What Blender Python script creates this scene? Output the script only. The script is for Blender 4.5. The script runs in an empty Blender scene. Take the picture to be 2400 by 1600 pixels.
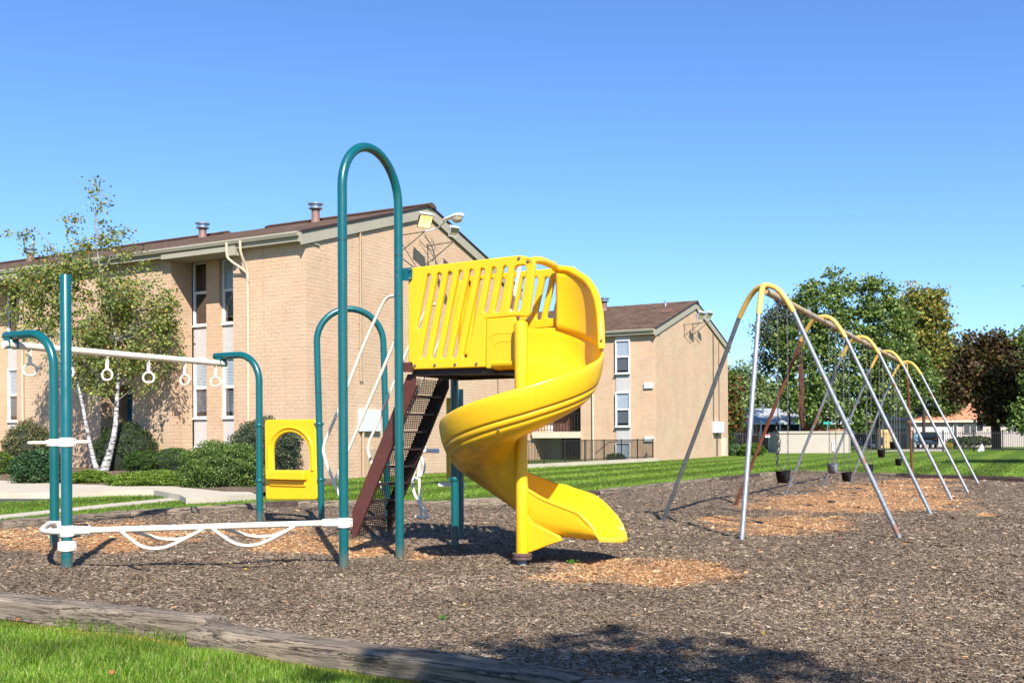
import bpy, bmesh, math, random
import numpy as np
from mathutils import Vector, Matrix
from math import radians, sin, cos, pi, sqrt

# ------------------------------------------------------------------ camera
C = bpy.context.scene.collection
scn = bpy.context.scene
F, H, CX, YH, TH = 2350.0, 1.3, 1200.0, 1022.5, 0.0046
cd = bpy.data.cameras.new('camera'); cam = bpy.data.objects.new('camera', cd); C.objects.link(cam)
cd.sensor_width = 36; cd.lens = 36 * F / 2400; cd.shift_y = (YH - 800) / 2400
cd.clip_start = 0.1; cd.clip_end = 3000
ct, st = cos(TH), sin(TH)
cam.matrix_world = Matrix(((ct, st, 0, 0), (0, 0, -1, 0), (-st, ct, 0, H), (0, 0, 0, 1)))
scn.camera = cam
# ------------------------------------------------------------------ light
SUN = Vector((0.29, -1.13, 1.0)).normalized()
w = bpy.data.worlds.new('World'); scn.world = w; w.use_nodes = True
nt = w.node_tree; nt.nodes.clear()
sky = nt.nodes.new('ShaderNodeTexSky'); sky.sky_type = 'NISHITA'; sky.sun_disc = False
sky.sun_elevation = math.asin(SUN.z); sky.sun_rotation = math.atan2(SUN.x, SUN.y)
sky.air_density = 1.0; sky.dust_density = 0.35; sky.ozone_density = 3.0; sky.altitude = 200
bg = nt.nodes.new('ShaderNodeBackground'); bg.inputs['Strength'].default_value = 0.090
wo = nt.nodes.new('ShaderNodeOutputWorld')
hs = nt.nodes.new('ShaderNodeHueSaturation'); hs.inputs['Saturation'].default_value = 1.05
tint = nt.nodes.new('ShaderNodeMix'); tint.data_type = 'RGBA'; tint.blend_type = 'MULTIPLY'; tint.inputs[0].default_value = 1.0; tint.inputs[7].default_value = (0.735, 0.92, 1.20, 1)
nt.links.new(sky.outputs[0], hs.inputs['Color']); nt.links.new(hs.outputs[0], tint.inputs[6]); nt.links.new(tint.outputs[2], bg.inputs[0]); nt.links.new(bg.outputs[0], wo.inputs[0])
sd = bpy.data.lights.new('sun', 'SUN'); so = bpy.data.objects.new('sun', sd); C.objects.link(so)
sd.energy = 5.0; sd.angle = radians(0.5); sd.color = (1.0, 0.95, 0.87)
so.rotation_euler = SUN.to_track_quat('Z', 'Y').to_euler()
vs = scn.view_settings
vs.view_transform = 'Standard'; vs.look = 'None'; vs.exposure = 1.0; vs.gamma = 1.0

# ------------------------------------------------------------------ measuring helpers
def ray(px, py):
    dx = (px - CX) / F; dz = (YH - py) / F
    return Vector((dx + TH * dz, 1.0, dz - TH * dx))
def G(px, py, z=0.0):
    r = ray(px, py); t = (z - H) / r.z
    return Vector((r.x * t, t, z))
def W(px, py, Y):
    r = ray(px, py); return Vector((r.x * Y, Y, H + r.z * Y))
U = Vector((0.878, -0.479, 0)).normalized(); V = Vector((-U.y, U.x, 0)); GA = math.atan2(U.y, U.x)
def RQ(px, py, q):            # point on the upright plane whose distance along V is q
    r = ray(px, py); t = q / (r.x * V.x + r.y * V.y)
    return Vector((r.x * t, t, H + r.z * t))
def UQ(u, q, z=0.0): return U * u + V * q + Vector((0, 0, z))
def proj(X, Y, Z):            # world -> photograph pixels (numpy)
    dx = X / Y; dz = (Z - H) / Y
    return CX + F * (dx - TH * dz), YH - F * (dz + TH * dx)

# ------------------------------------------------------------------ materials
MATS = {}
def newmat(name):
    m = bpy.data.materials.new(name); m.use_nodes = True; MATS[name] = m
    n = m.node_tree.nodes; n.clear()
    o = n.new('ShaderNodeOutputMaterial'); p = n.new('ShaderNodeBsdfPrincipled')
    m.node_tree.links.new(p.outputs[0], o.inputs[0])
    return m, m.node_tree, p, o
def N(nt, typ, **kw):
    n = nt.nodes.new(typ)
    for k, v in kw.items():
        if k[0] == '_': setattr(n, k[1:], v)
        else: n.inputs[k.replace('__', ' ')].default_value = v
    return n
def L(nt, a, b): nt.links.new(a, b)
def noise(nt, scale, detail=4, rough=0.55, vec=None, dist=0.0):
    n = N(nt, 'ShaderNodeTexNoise', Scale=scale, Detail=detail, Roughness=rough, Distortion=dist)
    if vec is not None: L(nt, vec, n.inputs['Vector'])
    return n
def ramp(nt, fac, stops):
    r = nt.nodes.new('ShaderNodeValToRGB'); L(nt, fac, r.inputs[0])
    e = r.color_ramp.elements
    while len(e) < len(stops): e.new(0.5)
    for i, (p, c) in enumerate(stops):
        e[i].position = p; e[i].color = (*c, 1) if len(c) == 3 else c
    return r
def mix(nt, fac, a, b, typ='MIX'):
    m = nt.nodes.new('ShaderNodeMix'); m.data_type = 'RGBA'; m.blend_type = typ
    for s, v in ((0, fac), (6, a), (7, b)):
        if isinstance(v, (int, float)): m.inputs[s].default_value = v
        elif isinstance(v, tuple): m.inputs[s].default_value = (*v, 1)
        else: L(nt, v, m.inputs[s])
    return m.outputs[2]
def tc(nt, scale=(1, 1, 1), rot=(0, 0, 0), kind='Object'):
    t = nt.nodes.new('ShaderNodeTexCoord'); m = N(nt, 'ShaderNodeMapping', Scale=scale, Rotation=rot)
    L(nt, t.outputs[kind], m.inputs[0]); return m.outputs[0]
def bump(nt, p, h, strength=0.3, dist=0.01):
    b = N(nt, 'ShaderNodeBump', Strength=strength, Distance=dist); L(nt, h, b.inputs['Height']); L(nt, b.outputs[0], p.inputs['Normal'])
def simple(name, col, rough=0.5, metal=0.0, var=0.12, scale=6.0, bmp=0.0, coat=0.0, dirt=None, dirt_lo=0.6, dirt_hi=0.72, sss=0):
    m, nt, p, o = newmat(name)
    col = tuple(c * 0.84 for c in col); dirt = tuple(c * 0.84 for c in dirt) if dirt else None
    v = tc(nt); n = noise(nt, scale, 5, 0.6, v)
    dark = tuple(c * (1 - var) for c in col); lite = tuple(min(1, c * (1 + var)) for c in col)
    r = ramp(nt, n.outputs[0], [(0.3, dark), (0.7, lite)])
    c = r.outputs[0]
    if dirt:
        n2 = noise(nt, scale * 2.3, 8, 0.7, v, 0.3)
        r2 = ramp(nt, n2.outputs[0], [(dirt_lo, (0, 0, 0)), (dirt_hi, (1, 1, 1))])
        c = mix(nt, r2.outputs[0], c, dirt)
    L(nt, c, p.inputs['Base Color'])
    p.inputs['Metallic'].default_value = metal; p.inputs['Coat Weight'].default_value = coat
    n3 = noise(nt, scale * 5, 3, 0.6, v)
    r3 = ramp(nt, n3.outputs[0], [(0.3, (rough * 0.8,) * 3), (0.7, (min(1, rough * 1.2),) * 3)])
    L(nt, r3.outputs[0], p.inputs['Roughness'])
    if bmp: bump(nt, p, n3.outputs[0], bmp, 0.01)
    return m
def attr_leaf(name, trans=0.35, rough=0.5, spec=0.3):
    m, nt, p, o = newmat(name)
    a = nt.nodes.new('ShaderNodeAttribute'); a.attribute_name = 'Col'
    L(nt, a.outputs['Color'], p.inputs['Base Color']); p.inputs['Roughness'].default_value = rough
    p.inputs['Specular IOR Level'].default_value = spec
    if trans:
        t = nt.nodes.new('ShaderNodeBsdfTranslucent'); mx = N(nt, 'ShaderNodeMixShader', Fac=trans)
        c = mix(nt, 1.0, a.outputs['Color'], (1.0, 1.0, 0.45), 'MULTIPLY')
        L(nt, c, t.inputs[0]); L(nt, p.outputs[0], mx.inputs[1]); L(nt, t.outputs[0], mx.inputs[2]); L(nt, mx.outputs[0], o.inputs[0])
    return m

simple('teal', (0.001, 0.098, 0.108), 0.32, var=0.10, scale=1.5, coat=0.3, dirt=(0.006, 0.125, 0.13), dirt_lo=0.62, dirt_hi=0.8)
simple('ivory', (0.78, 0.72, 0.58), 0.4, var=0.05, scale=3, dirt=(0.5, 0.43, 0.32), dirt_lo=0.66, dirt_hi=0.85)
simple('clamp_white', (0.80, 0.77, 0.70), 0.5, var=0.05, scale=8, bmp=0.1)
simple('brown_paint', (0.10, 0.030, 0.022), 0.5, var=0.15, scale=5, dirt=(0.16, 0.09, 0.06))
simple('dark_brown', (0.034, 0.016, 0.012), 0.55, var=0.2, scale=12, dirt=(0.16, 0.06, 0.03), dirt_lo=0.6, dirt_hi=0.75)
simple('bolt', (0.45, 0.43, 0.40), 0.35, metal=0.9)
simple('rust_bolt', (0.30, 0.12, 0.05), 0.7, metal=0.2)
simple('flange', (0.13, 0.075, 0.06), 0.7, var=0.3, scale=20, bmp=0.2)
simple('base_pipe', (0.22, 0.26, 0.24), 0.6, var=0.2, scale=10)
simple('trim', (0.36, 0.325, 0.245), 0.6, var=0.06, scale=3, dirt=(0.26, 0.23, 0.17), dirt_lo=0.6, dirt_hi=0.9)
simple('trim_pale', (0.62, 0.55, 0.42), 0.5, var=0.06, scale=3)
simple('trim_tan', (0.56, 0.46, 0.33), 0.5, var=0.06, scale=3)
simple('tan', (0.42, 0.31, 0.20), 0.6, var=0.06)
simple('siding', (0.50, 0.475, 0.46), 0.6, var=0.05)
simple('win_white', (0.78, 0.78, 0.76), 0.4, var=0.03)
simple('blind', (0.78, 0.80, 0.84), 0.7, var=0.06, scale=3)
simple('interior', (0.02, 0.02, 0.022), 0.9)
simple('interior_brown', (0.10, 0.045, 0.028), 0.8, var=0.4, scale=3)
simple('iron', (0.022, 0.018, 0.016), 0.5)
simple('galv_box', (0.62, 0.68, 0.74), 0.45, var=0.05)
simple('vent_metal', (0.50, 0.52, 0.54), 0.3, metal=0.8, var=0.1, scale=10)
simple('vent_brown', (0.21, 0.11, 0.085), 0.6)
simple('lamp_grey', (0.55, 0.58, 0.62), 0.4)
simple('lamp_lens', (0.42, 0.36, 0.25), 0.15, coat=0.5)
simple('bracket', (0.10, 0.085, 0.06), 0.5)
simple('rubber', (0.007, 0.005, 0.005), 0.7, var=0.4, scale=9)
MATS['rubber'].node_tree.nodes['Principled BSDF'].inputs['Specular IOR Level'].default_value = 0.15
simple('rubber_worn', (0.10, 0.11, 0.135), 0.5, var=0.3, scale=9)
simple('chain', (0.11, 0.11, 0.11), 0.5, metal=0.5, var=0.3, scale=30, dirt=(0.10, 0.05, 0.03))
simple('chain_rust', (0.10, 0.035, 0.02), 0.8, var=0.4, scale=30)
simple('blue_door', (0.006, 0.10, 0.20), 0.5)
simple('enclosure', (0.42, 0.37, 0.31), 0.7, var=0.05, scale=2)
simple('white_wall', (0.42, 0.36, 0.33), 0.7)
simple('roof_blue', (0.33, 0.35, 0.37), 0.8, var=0.1, scale=5)
simple('roof_orange', (0.50, 0.22, 0.12), 0.8, var=0.15, scale=5)
simple('car_paint', (0.010, 0.013, 0.022), 0.2, coat=0.8, var=0.1)
simple('car_glass', (0.02, 0.025, 0.03), 0.05, coat=1.0)
simple('tail_red', (0.4, 0.02, 0.01), 0.3)
simple('plank', (0.66, 0.46, 0.20), 0.7, var=0.15, scale=4)
simple('street_green', (0.01, 0.35, 0.26), 0.4)
simple('sign_red', (0.7, 0.05, 0.06), 0.5)
simple('sign_white', (0.8, 0.8, 0.8), 0.5)
simple('asphalt', (0.06, 0.06, 0.063), 0.85, var=0.2, scale=30, bmp=0.3)
simple('core', (0.012, 0.022, 0.008), 0.9)
attr_leaf('leaf', 0.35); attr_leaf('blade', 0.45, 0.45); attr_leaf('chip', 0.0, 0.8, 0.2)

def mk_yellow():
    m, nt, p, o = newmat('yellow')
    v = tc(nt); n = noise(nt, 1.2, 4, 0.5, v)
    r = ramp(nt, n.outputs[0], [(0.3, (0.72, 0.40, 0.008)), (0.7, (0.77, 0.44, 0.011))])
    n2 = noise(nt, 3.0, 8, 0.65, v, 0.6)
    g = nt.nodes.new('ShaderNodeNewGeometry'); sp = nt.nodes.new('ShaderNodeSeparateXYZ')
    L(nt, g.outputs['Normal'], sp.inputs[0])
    r2 = ramp(nt, n2.outputs[0], [(0.55, (0, 0, 0)), (0.9, (0.45, 0.45, 0.45))])
    c = mix(nt, r2.outputs[0], r.outputs[0], (0.42, 0.27, 0.03))
    L(nt, c, p.inputs['Base Color'])
    p.inputs['Roughness'].default_value = 0.36; p.inputs['Specular IOR Level'].default_value = 0.45
    p.inputs['Subsurface Weight'].default_value = 0.0
    n3 = noise(nt, 45, 3, 0.6, v); bump(nt, p, n3.outputs[0], 0.06, 0.004)
mk_yellow()
def mk_slide():
    m, nt, p, o = newmat('yellow_slide')
    v = tc(nt); n = noise(nt, 1.2, 4, 0.5, v)
    r = ramp(nt, n.outputs[0], [(0.3, (0.72, 0.40, 0.008)), (0.7, (0.77, 0.44, 0.011))])
    n2 = noise(nt, 2.2, 9, 0.7, v, 1.2)
    a = nt.nodes.new('ShaderNodeAttribute'); a.attribute_name = 'Grime'
    r2 = ramp(nt, n2.outputs[0], [(0.30, (0, 0, 0)), (0.66, (1, 1, 1))])
    f = mix(nt, 1.0, r2.outputs[0], a.outputs['Color'], 'MULTIPLY')
    c = mix(nt, f, r.outputs[0], (0.15, 0.11, 0.03))
    L(nt, c, p.inputs['Base Color'])
    p.inputs['Roughness'].default_value = 0.34; p.inputs['Specular IOR Level'].default_value = 0.45
    n3 = noise(nt, 45, 3, 0.6, v); bump(nt, p, n3.outputs[0], 0.06, 0.004)
mk_slide()
def mk_brick(name, c1, c2, cm, sc=1.0, dark=(0.10, 0.075, 0.05), amt=0.75):
    m, nt, p, o = newmat(name)
    t = nt.nodes.new('ShaderNodeTexCoord'); s = nt.nodes.new('ShaderNodeSeparateXYZ'); L(nt, t.outputs['Object'], s.inputs[0])
    ad = N(nt, 'ShaderNodeMath', _operation='ADD'); L(nt, s.outputs[0], ad.inputs[0]); L(nt, s.outputs[1], ad.inputs[1])
    cb = nt.nodes.new('ShaderNodeCombineXYZ'); L(nt, ad.outputs[0], cb.inputs[0]); L(nt, s.outputs[2], cb.inputs[1])
    wob = noise(nt, 2.5, 3, 0.5, t.outputs['Object'])
    vm = nt.nodes.new('ShaderNodeVectorMath'); vm.operation = 'MULTIPLY_ADD'
    L(nt, wob.outputs['Color'], vm.inputs[0]); vm.inputs[1].default_value = (0.012, 0.012, 0); L(nt, cb.outputs[0], vm.inputs[2])
    b = N(nt, 'ShaderNodeTexBrick', Scale=sc); L(nt, vm.outputs[0], b.inputs['Vector'])
    b.inputs['Brick Width'].default_value = 0.30; b.inputs['Row Height'].default_value = 0.115
    b.inputs['Mortar Size'].default_value = 0.008; b.inputs['Mortar Smooth'].default_value = 0.3
    b.inputs['Color1'].default_value = (*c1, 1); b.inputs['Color2'].default_value = (*c2, 1); b.inputs['Mortar'].default_value = (*cm, 1)
    n = noise(nt, 0.8, 6, 0.65, t.outputs['Object'])
    r = ramp(nt, n.outputs[0], [(0.3, (0.90, 0.88, 0.86)), (0.75, (1.06, 1.06, 1.06))])
    nh = noise(nt, 0.45, 7, 0.7, t.outputs['Object'], 0.4); rh = ramp(nt, nh.outputs[0], [(0.35, (1.04, 0.97, 0.93)), (0.5, (1, 1, 1)), (0.68, (0.98, 1.02, 0.98))])
    c = mix(nt, 1.0, mix(nt, 1.0, b.outputs[0], r.outputs[0], 'MULTIPLY'), rh.outputs[0], 'MULTIPLY')
    mps = N(nt, 'ShaderNodeMapping', Scale=(3.0, 3.0, 0.22)); L(nt, t.outputs['Object'], mps.inputs[0]); nst_ = noise(nt, 1.1, 6, 0.7, mps.outputs[0])
    rst = ramp(nt, nst_.outputs[0], [(0.56, (1, 1, 1)), (0.76, (0.84, 0.82, 0.76))]); c = mix(nt, 1.0, c, rst.outputs[0], 'MULTIPLY')
    # weathered dark joints where the paint has opened
    map2 = N(nt, 'ShaderNodeMapping', Scale=(1.6, 1.6, 7)); L(nt, t.outputs['Object'], map2.inputs[0])
    n2 = noise(nt, 1.3, 7, 0.75, map2.outputs[0])
    r2 = ramp(nt, n2.outputs[0], [(0.50, (0, 0, 0)), (0.64, (1, 1, 1))])
    f = N(nt, 'ShaderNodeMath', _operation='MULTIPLY'); L(nt, r2.outputs[0], f.inputs[0]); L(nt, b.outputs['Fac'], f.inputs[1])
    f2 = N(nt, 'ShaderNodeMath', _operation='MULTIPLY'); L(nt, f.outputs[0], f2.inputs[0]); f2.inputs[1].default_value = amt
    c = mix(nt, f2.outputs[0], c, dark)
    L(nt, c, p.inputs['Base Color']); p.inputs['Roughness'].default_value = 0.75
    bn = N(nt, 'ShaderNodeMath', _operation='SUBTRACT'); bn.inputs[0].default_value = 1.0; L(nt, b.outputs['Fac'], bn.inputs[1])
    n4 = noise(nt, 14, 4, 0.6, t.outputs['Object']); s2 = N(nt, 'ShaderNodeMath', _operation='ADD')
    L(nt, bn.outputs[0], s2.inputs[0]); L(nt, n4.outputs[0], s2.inputs[1])
    bump(nt, p, s2.outputs[0], 0.55, 0.015)
mk_brick('brick', (0.505, 0.358, 0.240), (0.480, 0.330, 0.220), (0.435, 0.305, 0.20), amt=0.8)
mk_brick('brick_red', (0.32, 0.11, 0.06), (0.25, 0.08, 0.05), (0.25, 0.15, 0.1), 1.0, amt=0.2)
def mk_roof():
    m, nt, p, o = newmat('shingle')
    t = nt.nodes.new('ShaderNodeTexCoord'); mp = N(nt, 'ShaderNodeMapping', Scale=(1, 1, 1)); L(nt, t.outputs['Object'], mp.inputs[0])
    b = N(nt, 'ShaderNodeTexBrick', Scale=1.0); L(nt, mp.outputs[0], b.inputs['Vector'])
    b.inputs['Brick Width'].default_value = 0.35; b.inputs['Row Height'].default_value = 0.16; b.inputs['Mortar Size'].default_value = 0.012
    b.inputs['Color1'].default_value = (0.150, 0.100, 0.070, 1); b.inputs['Color2'].default_value = (0.085, 0.055, 0.040, 1); b.inputs['Mortar'].default_value = (0.035, 0.022, 0.018, 1)
    n = noise(nt, 1.6, 8, 0.7, t.outputs['Object']); r = ramp(nt, n.outputs[0], [(0.3, (0.7, 0.7, 0.7)), (0.7, (1.25, 1.2, 1.2))])
    L(nt, mix(nt, 1.0, b.outputs[0], r.outputs[0], 'MULTIPLY'), p.inputs['Base Color']); p.inputs['Roughness'].default_value = 0.95; p.inputs['Specular IOR Level'].default_value = 0.05
    bump(nt, p, b.outputs['Color'], 0.4, 0.02)
mk_roof()
def mk_lawn():
    m, nt, p, o = newmat('lawn')
    v = tc(nt); n1 = noise(nt, 0.35, 5, 0.6, v); n2 = noise(nt, 9.0, 6, 0.75, v)
    mp = N(nt, 'ShaderNodeMapping', Scale=(40, 12, 1)); L(nt, v, mp.inputs[0]); n3 = noise(nt, 1.6, 4, 0.7, mp.outputs[0])
    a = ramp(nt, n2.outputs[0], [(0.25, (0.050, 0.098, 0.009)), (0.5, (0.100, 0.178, 0.017)), (0.8, (0.18, 0.26, 0.04))])
    b = ramp(nt, n1.outputs[0], [(0.35, (0.82, 0.85, 0.8)), (0.7, (1.22, 1.12, 1.05))])
    c = mix(nt, 1.0, a.outputs[0], b.outputs[0], 'MULTIPLY')
    d = ramp(nt, n3.outputs[0], [(0.3, (0.7, 0.72, 0.65)), (0.7, (1.25, 1.2, 1.15))])
    c = mix(nt, 1.0, c, d.outputs[0], 'MULTIPLY')
    mp2 = N(nt, 'ShaderNodeMapping', Rotation=(0, 0, radians(28.6)), Scale=(1, 1, 1)); L(nt, v, mp2.inputs[0])
    ns = noise(nt, 0.12, 2, 0.5, v)
    vm = nt.nodes.new('ShaderNodeVectorMath'); vm.operation = 'MULTIPLY_ADD'; L(nt, ns.outputs['Color'], vm.inputs[0]); vm.inputs[1].default_value = (0.5, 0.5, 0); L(nt, mp2.outputs[0], vm.inputs[2])
    wv = N(nt, 'ShaderNodeTexWave', Scale=0.143, Distortion=0.3); wv.bands_direction = 'X'; L(nt, vm.outputs[0], wv.inputs['Vector'])
    ws = ramp(nt, wv.outputs['Fac'], [(0.35, (0.74, 0.84, 0.75)), (0.65, (1.30, 1.16, 1.2))])
    c = mix(nt, 0.85, c, mix(nt, 1.0, c, ws.outputs[0], 'MULTIPLY'))
    L(nt, c, p.inputs['Base Color']); p.inputs['Roughness'].default_value = 0.8; p.inputs['Specular IOR Level'].default_value = 0.15
    ad = N(nt, 'ShaderNodeMath', _operation='ADD'); L(nt, n2.outputs[0], ad.inputs[0]); L(nt, n3.outputs[0], ad.inputs[1])
    bump(nt, p, ad.outputs[0], 0.9, 0.05)
mk_lawn()
def mk_concrete(name, c1, c2):
    m, nt, p, o = newmat(name)
    v = tc(nt); n = noise(nt, 1.5, 8, 0.7, v); r = ramp(nt, n.outputs[0], [(0.3, c1), (0.7, c2)])
    n2 = noise(nt, 60, 3, 0.7, v); r2 = ramp(nt, n2.outputs[0], [(0.3, (0.85,) * 3), (0.7, (1.1,) * 3)])
    L(nt, mix(nt, 1.0, r.outputs[0], r2.outputs[0], 'MULTIPLY'), p.inputs['Base Color']); p.inputs['Roughness'].default_value = 0.85
    bump(nt, p, n2.outputs[0], 0.3, 0.005)
mk_concrete('concrete', (0.37, 0.32, 0.24), (0.48, 0.42, 0.33))
def mk_mulch():
    m, nt, p, o = newmat('mulch')
    v = tc(nt); a = nt.nodes.new('ShaderNodeAttribute'); a.attribute_name = 'Col'
    mp = N(nt, 'ShaderNodeMapping', Scale=(1, 2.2, 1), Rotation=(0, 0, 0.6)); L(nt, v, mp.inputs[0])
    vo = N(nt, 'ShaderNodeTexVoronoi', Scale=28.0, Randomness=1.0); L(nt, mp.outputs[0], vo.inputs['Vector'])
    sp = nt.nodes.new('ShaderNodeSeparateColor'); L(nt, vo.outputs['Color'], sp.inputs[0])
    r = ramp(nt, sp.outputs[0], [(0.0, (0.055, 0.036, 0.023)), (0.45, (0.13, 0.092, 0.062)), (0.8, (0.225, 0.168, 0.118)), (1.0, (0.34, 0.27, 0.20))])
    n = noise(nt, 1.1, 6, 0.65, v); r2 = ramp(nt, n.outputs[0], [(0.3, (0.75, 0.75, 0.75)), (0.7, (1.2, 1.18, 1.15))])
    c = mix(nt, 1.0, r.outputs[0], r2.outputs[0], 'MULTIPLY')
    ro = ramp(nt, sp.outputs[1], [(0.0, (0.23, 0.105, 0.045)), (0.6, (0.40, 0.21, 0.095)), (1.0, (0.54, 0.33, 0.18))])
    c = mix(nt, a.outputs['Color'], c, ro.outputs[0])
    L(nt, c, p.inputs['Base Color']); p.inputs['Roughness'].default_value = 0.95; p.inputs['Specular IOR Level'].default_value = 0.1
    n3 = noise(nt, 40, 5, 0.75, v); ad = N(nt, 'ShaderNodeMath', _operation='ADD'); L(nt, n3.outputs[0], ad.inputs[0]); L(nt, sp.outputs[2], ad.inputs[1])
    bump(nt, p, ad.outputs[0], 1.0, 0.02)
mk_mulch()
def mk_timber(name, cols):
    m, nt, p, o = newmat(name)
    t = nt.nodes.new('ShaderNodeTexCoord')
    mp = N(nt, 'ShaderNodeMapping', Scale=(1.1, 16, 16)); L(nt, t.outputs['Object'], mp.inputs[0])
    n = noise(nt, 1.5, 8, 0.72, mp.outputs[0], 0.5)
    r = ramp(nt, n.outputs[0], [(0.30, cols[0]), (0.42, cols[1]), (0.6, cols[2]), (0.78, cols[3])])
    n2 = noise(nt, 2.0, 5, 0.6, t.outputs['Object']); r2 = ramp(nt, n2.outputs[0], [(0.3, (0.7, 0.7, 0.72)), (0.7, (1.15, 1.12, 1.08))])
    mp3 = N(nt, 'ShaderNodeMapping', Scale=(0.5, 9, 9)); L(nt, t.outputs['Object'], mp3.inputs[0])
    n5 = noise(nt, 1.2, 6, 0.7, mp3.outputs[0], 1.0); r5 = ramp(nt, n5.outputs[0], [(0.40, (1, 1, 1)), (0.415, (0.1, 0.08, 0.07)), (0.43, (1, 1, 1)), (0.53, (1, 1, 1)), (0.548, (0.1, 0.08, 0.07)), (0.565, (1, 1, 1))])
    c = mix(nt, 1.0, mix(nt, 1.0, r.outputs[0], r2.outputs[0], 'MULTIPLY'), r5.outputs[0], 'MULTIPLY')
    L(nt, c, p.inputs['Base Color'])
    p.inputs['Roughness'].default_value = 0.9
    ad = N(nt, 'ShaderNodeMath', _operation='ADD'); L(nt, n.outputs[0], ad.inputs[0]); L(nt, r5.outputs[0], ad.inputs[1])
    bump(nt, p, ad.outputs[0], 1.0, 0.02)
mk_timber('timber', [(0.045, 0.03, 0.02), (0.17, 0.13, 0.09), (0.285, 0.228, 0.165), (0.40, 0.34, 0.265)])
mk_timber('timber_dark', [(0.02, 0.012, 0.01), (0.06, 0.035, 0.028), (0.10, 0.062, 0.05), (0.17, 0.12, 0.10)])
def mk_metal_leg():
    m, nt, p, o = newmat('galvanised')
    v = tc(nt); n = noise(nt, 1.7, 6, 0.7, v, 0.3); n2 = noise(nt, 25, 5, 0.7, v)
    g = ramp(nt, n2.outputs[0], [(0.3, (0.15, 0.165, 0.185)), (0.7, (0.27, 0.295, 0.32))])
    r = ramp(nt, n.outputs[0], [(0.56, (0, 0, 0)), (0.62, (1, 1, 1))])
    c = mix(nt, r.outputs[0], g.outputs[0], (0.20, 0.085, 0.05)); L(nt, c, p.inputs['Base Color'])
    mt = ramp(nt, r.outputs[0], [(0.0, (0.35,) * 3), (1.0, (0.05,) * 3)]); L(nt, mt.outputs[0], p.inputs['Metallic']); p.inputs['Roughness'].default_value = 0.48
mk_metal_leg()
simple('rusty', (0.17, 0.05, 0.022), 0.7, var=0.35, scale=6, dirt=(0.20, 0.15, 0.10))
simple('galv_plain', (0.30, 0.32, 0.35), 0.45, metal=0.4, var=0.2, scale=9)
simple('galv_dark', (0.15, 0.16, 0.17), 0.5, metal=0.3, var=0.3, scale=9)
simple('swing_yellow', (0.74, 0.47, 0.10), 0.5, var=0.08, scale=5, dirt=(0.55, 0.38, 0.17), dirt_lo=0.6, dirt_hi=0.8)
simple('swing_beam', (0.46, 0.32, 0.16), 0.6, var=0.2, scale=3, dirt=(0.30, 0.30, 0.30), dirt_lo=0.52, dirt_hi=0.6)
def mk_bark():
    m, nt, p, o = newmat('birch_bark')
    v = tc(nt, (1, 1, 3.0)); n = noise(nt, 5, 6, 0.7, v, 0.6)
    r = ramp(nt, n.outputs[0], [(0.42, (0.03, 0.028, 0.028)), (0.50, (0.32, 0.31, 0.30)), (0.66, (0.58, 0.56, 0.54))])
    L(nt, r.outputs[0], p.inputs['Base Color']); p.inputs['Roughness'].default_value = 0.7
mk_bark()
simple('bark', (0.04, 0.03, 0.024), 0.9, var=0.35, scale=8, bmp=0.5)
simple('bark_grey', (0.22, 0.20, 0.18), 0.9, var=0.3, scale=8)
def mk_glass(name='glass', tcol=(0.80, 0.86, 0.90, 1)):
    m, nt, p, o = newmat(name)
    gl = N(nt, 'ShaderNodeBsdfGlossy', Roughness=0.02); tr = nt.nodes.new('ShaderNodeBsdfTransparent'); tr.inputs[0].default_value = tcol
    fr = N(nt, 'ShaderNodeLayerWeight', Blend=0.25); mx = nt.nodes.new('ShaderNodeMixShader')
    rf = ramp(nt, fr.outputs['Facing'], [(0.0, (0.10,) * 3), (1.0, (0.8,) * 3)]); L(nt, rf.outputs[0], mx.inputs[0]); L(nt, tr.outputs[0], mx.inputs[1]); L(nt, gl.outputs[0], mx.inputs[2]); L(nt, mx.outputs[0], o.inputs[0])
    nt.nodes.remove(p)
mk_glass(); mk_glass('screen_glass', (0.42, 0.45, 0.48, 1))
def mk_lamp():
    m, nt, p, o = newmat('lamp_glow')
    n = noise(nt, 8, 2, 0.5, tc(nt)); r = ramp(nt, n.outputs[0], [(0.35, (1.0, 0.36, 0.05)), (0.6, (1.0, 0.66, 0.20))])
    L(nt, r.outputs[0], p.inputs['Emission Color']); p.inputs['Emission Strength'].default_value = 0.9; p.inputs['Base Color'].default_value = (0.8, 0.6, 0.3, 1)
mk_lamp()

def splash(name, z0, z1, col):
    nt = MATS[name].node_tree; p = nt.nodes['Principled BSDF']; old = p.inputs['Base Color'].links[0].from_socket
    t = nt.nodes.new('ShaderNodeTexCoord'); sp = nt.nodes.new('ShaderNodeSeparateXYZ'); L(nt, t.outputs['Object'], sp.inputs[0])
    n = noise(nt, 9, 6, 0.7, t.outputs['Object']); ma = N(nt, 'ShaderNodeMath', _operation='MULTIPLY_ADD'); L(nt, n.outputs[0], ma.inputs[0]); ma.inputs[1].default_value = -0.5; L(nt, sp.outputs[2], ma.inputs[2])
    r = ramp(nt, ma.outputs[0], [(0.0, (0.75,) * 3), (1.0, (0, 0, 0))]); mr = N(nt, 'ShaderNodeMapRange'); L(nt, ma.outputs[0], mr.inputs[0]); mr.inputs[1].default_value = z0 - 0.25; mr.inputs[2].default_value = z1 - 0.25; mr.inputs[3].default_value = 0.7; mr.inputs[4].default_value = 0.0
    L(nt, mix(nt, mr.outputs[0], old, col), p.inputs['Base Color'])
splash('teal', -0.02, 0.22, (0.11, 0.10, 0.075))
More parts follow.
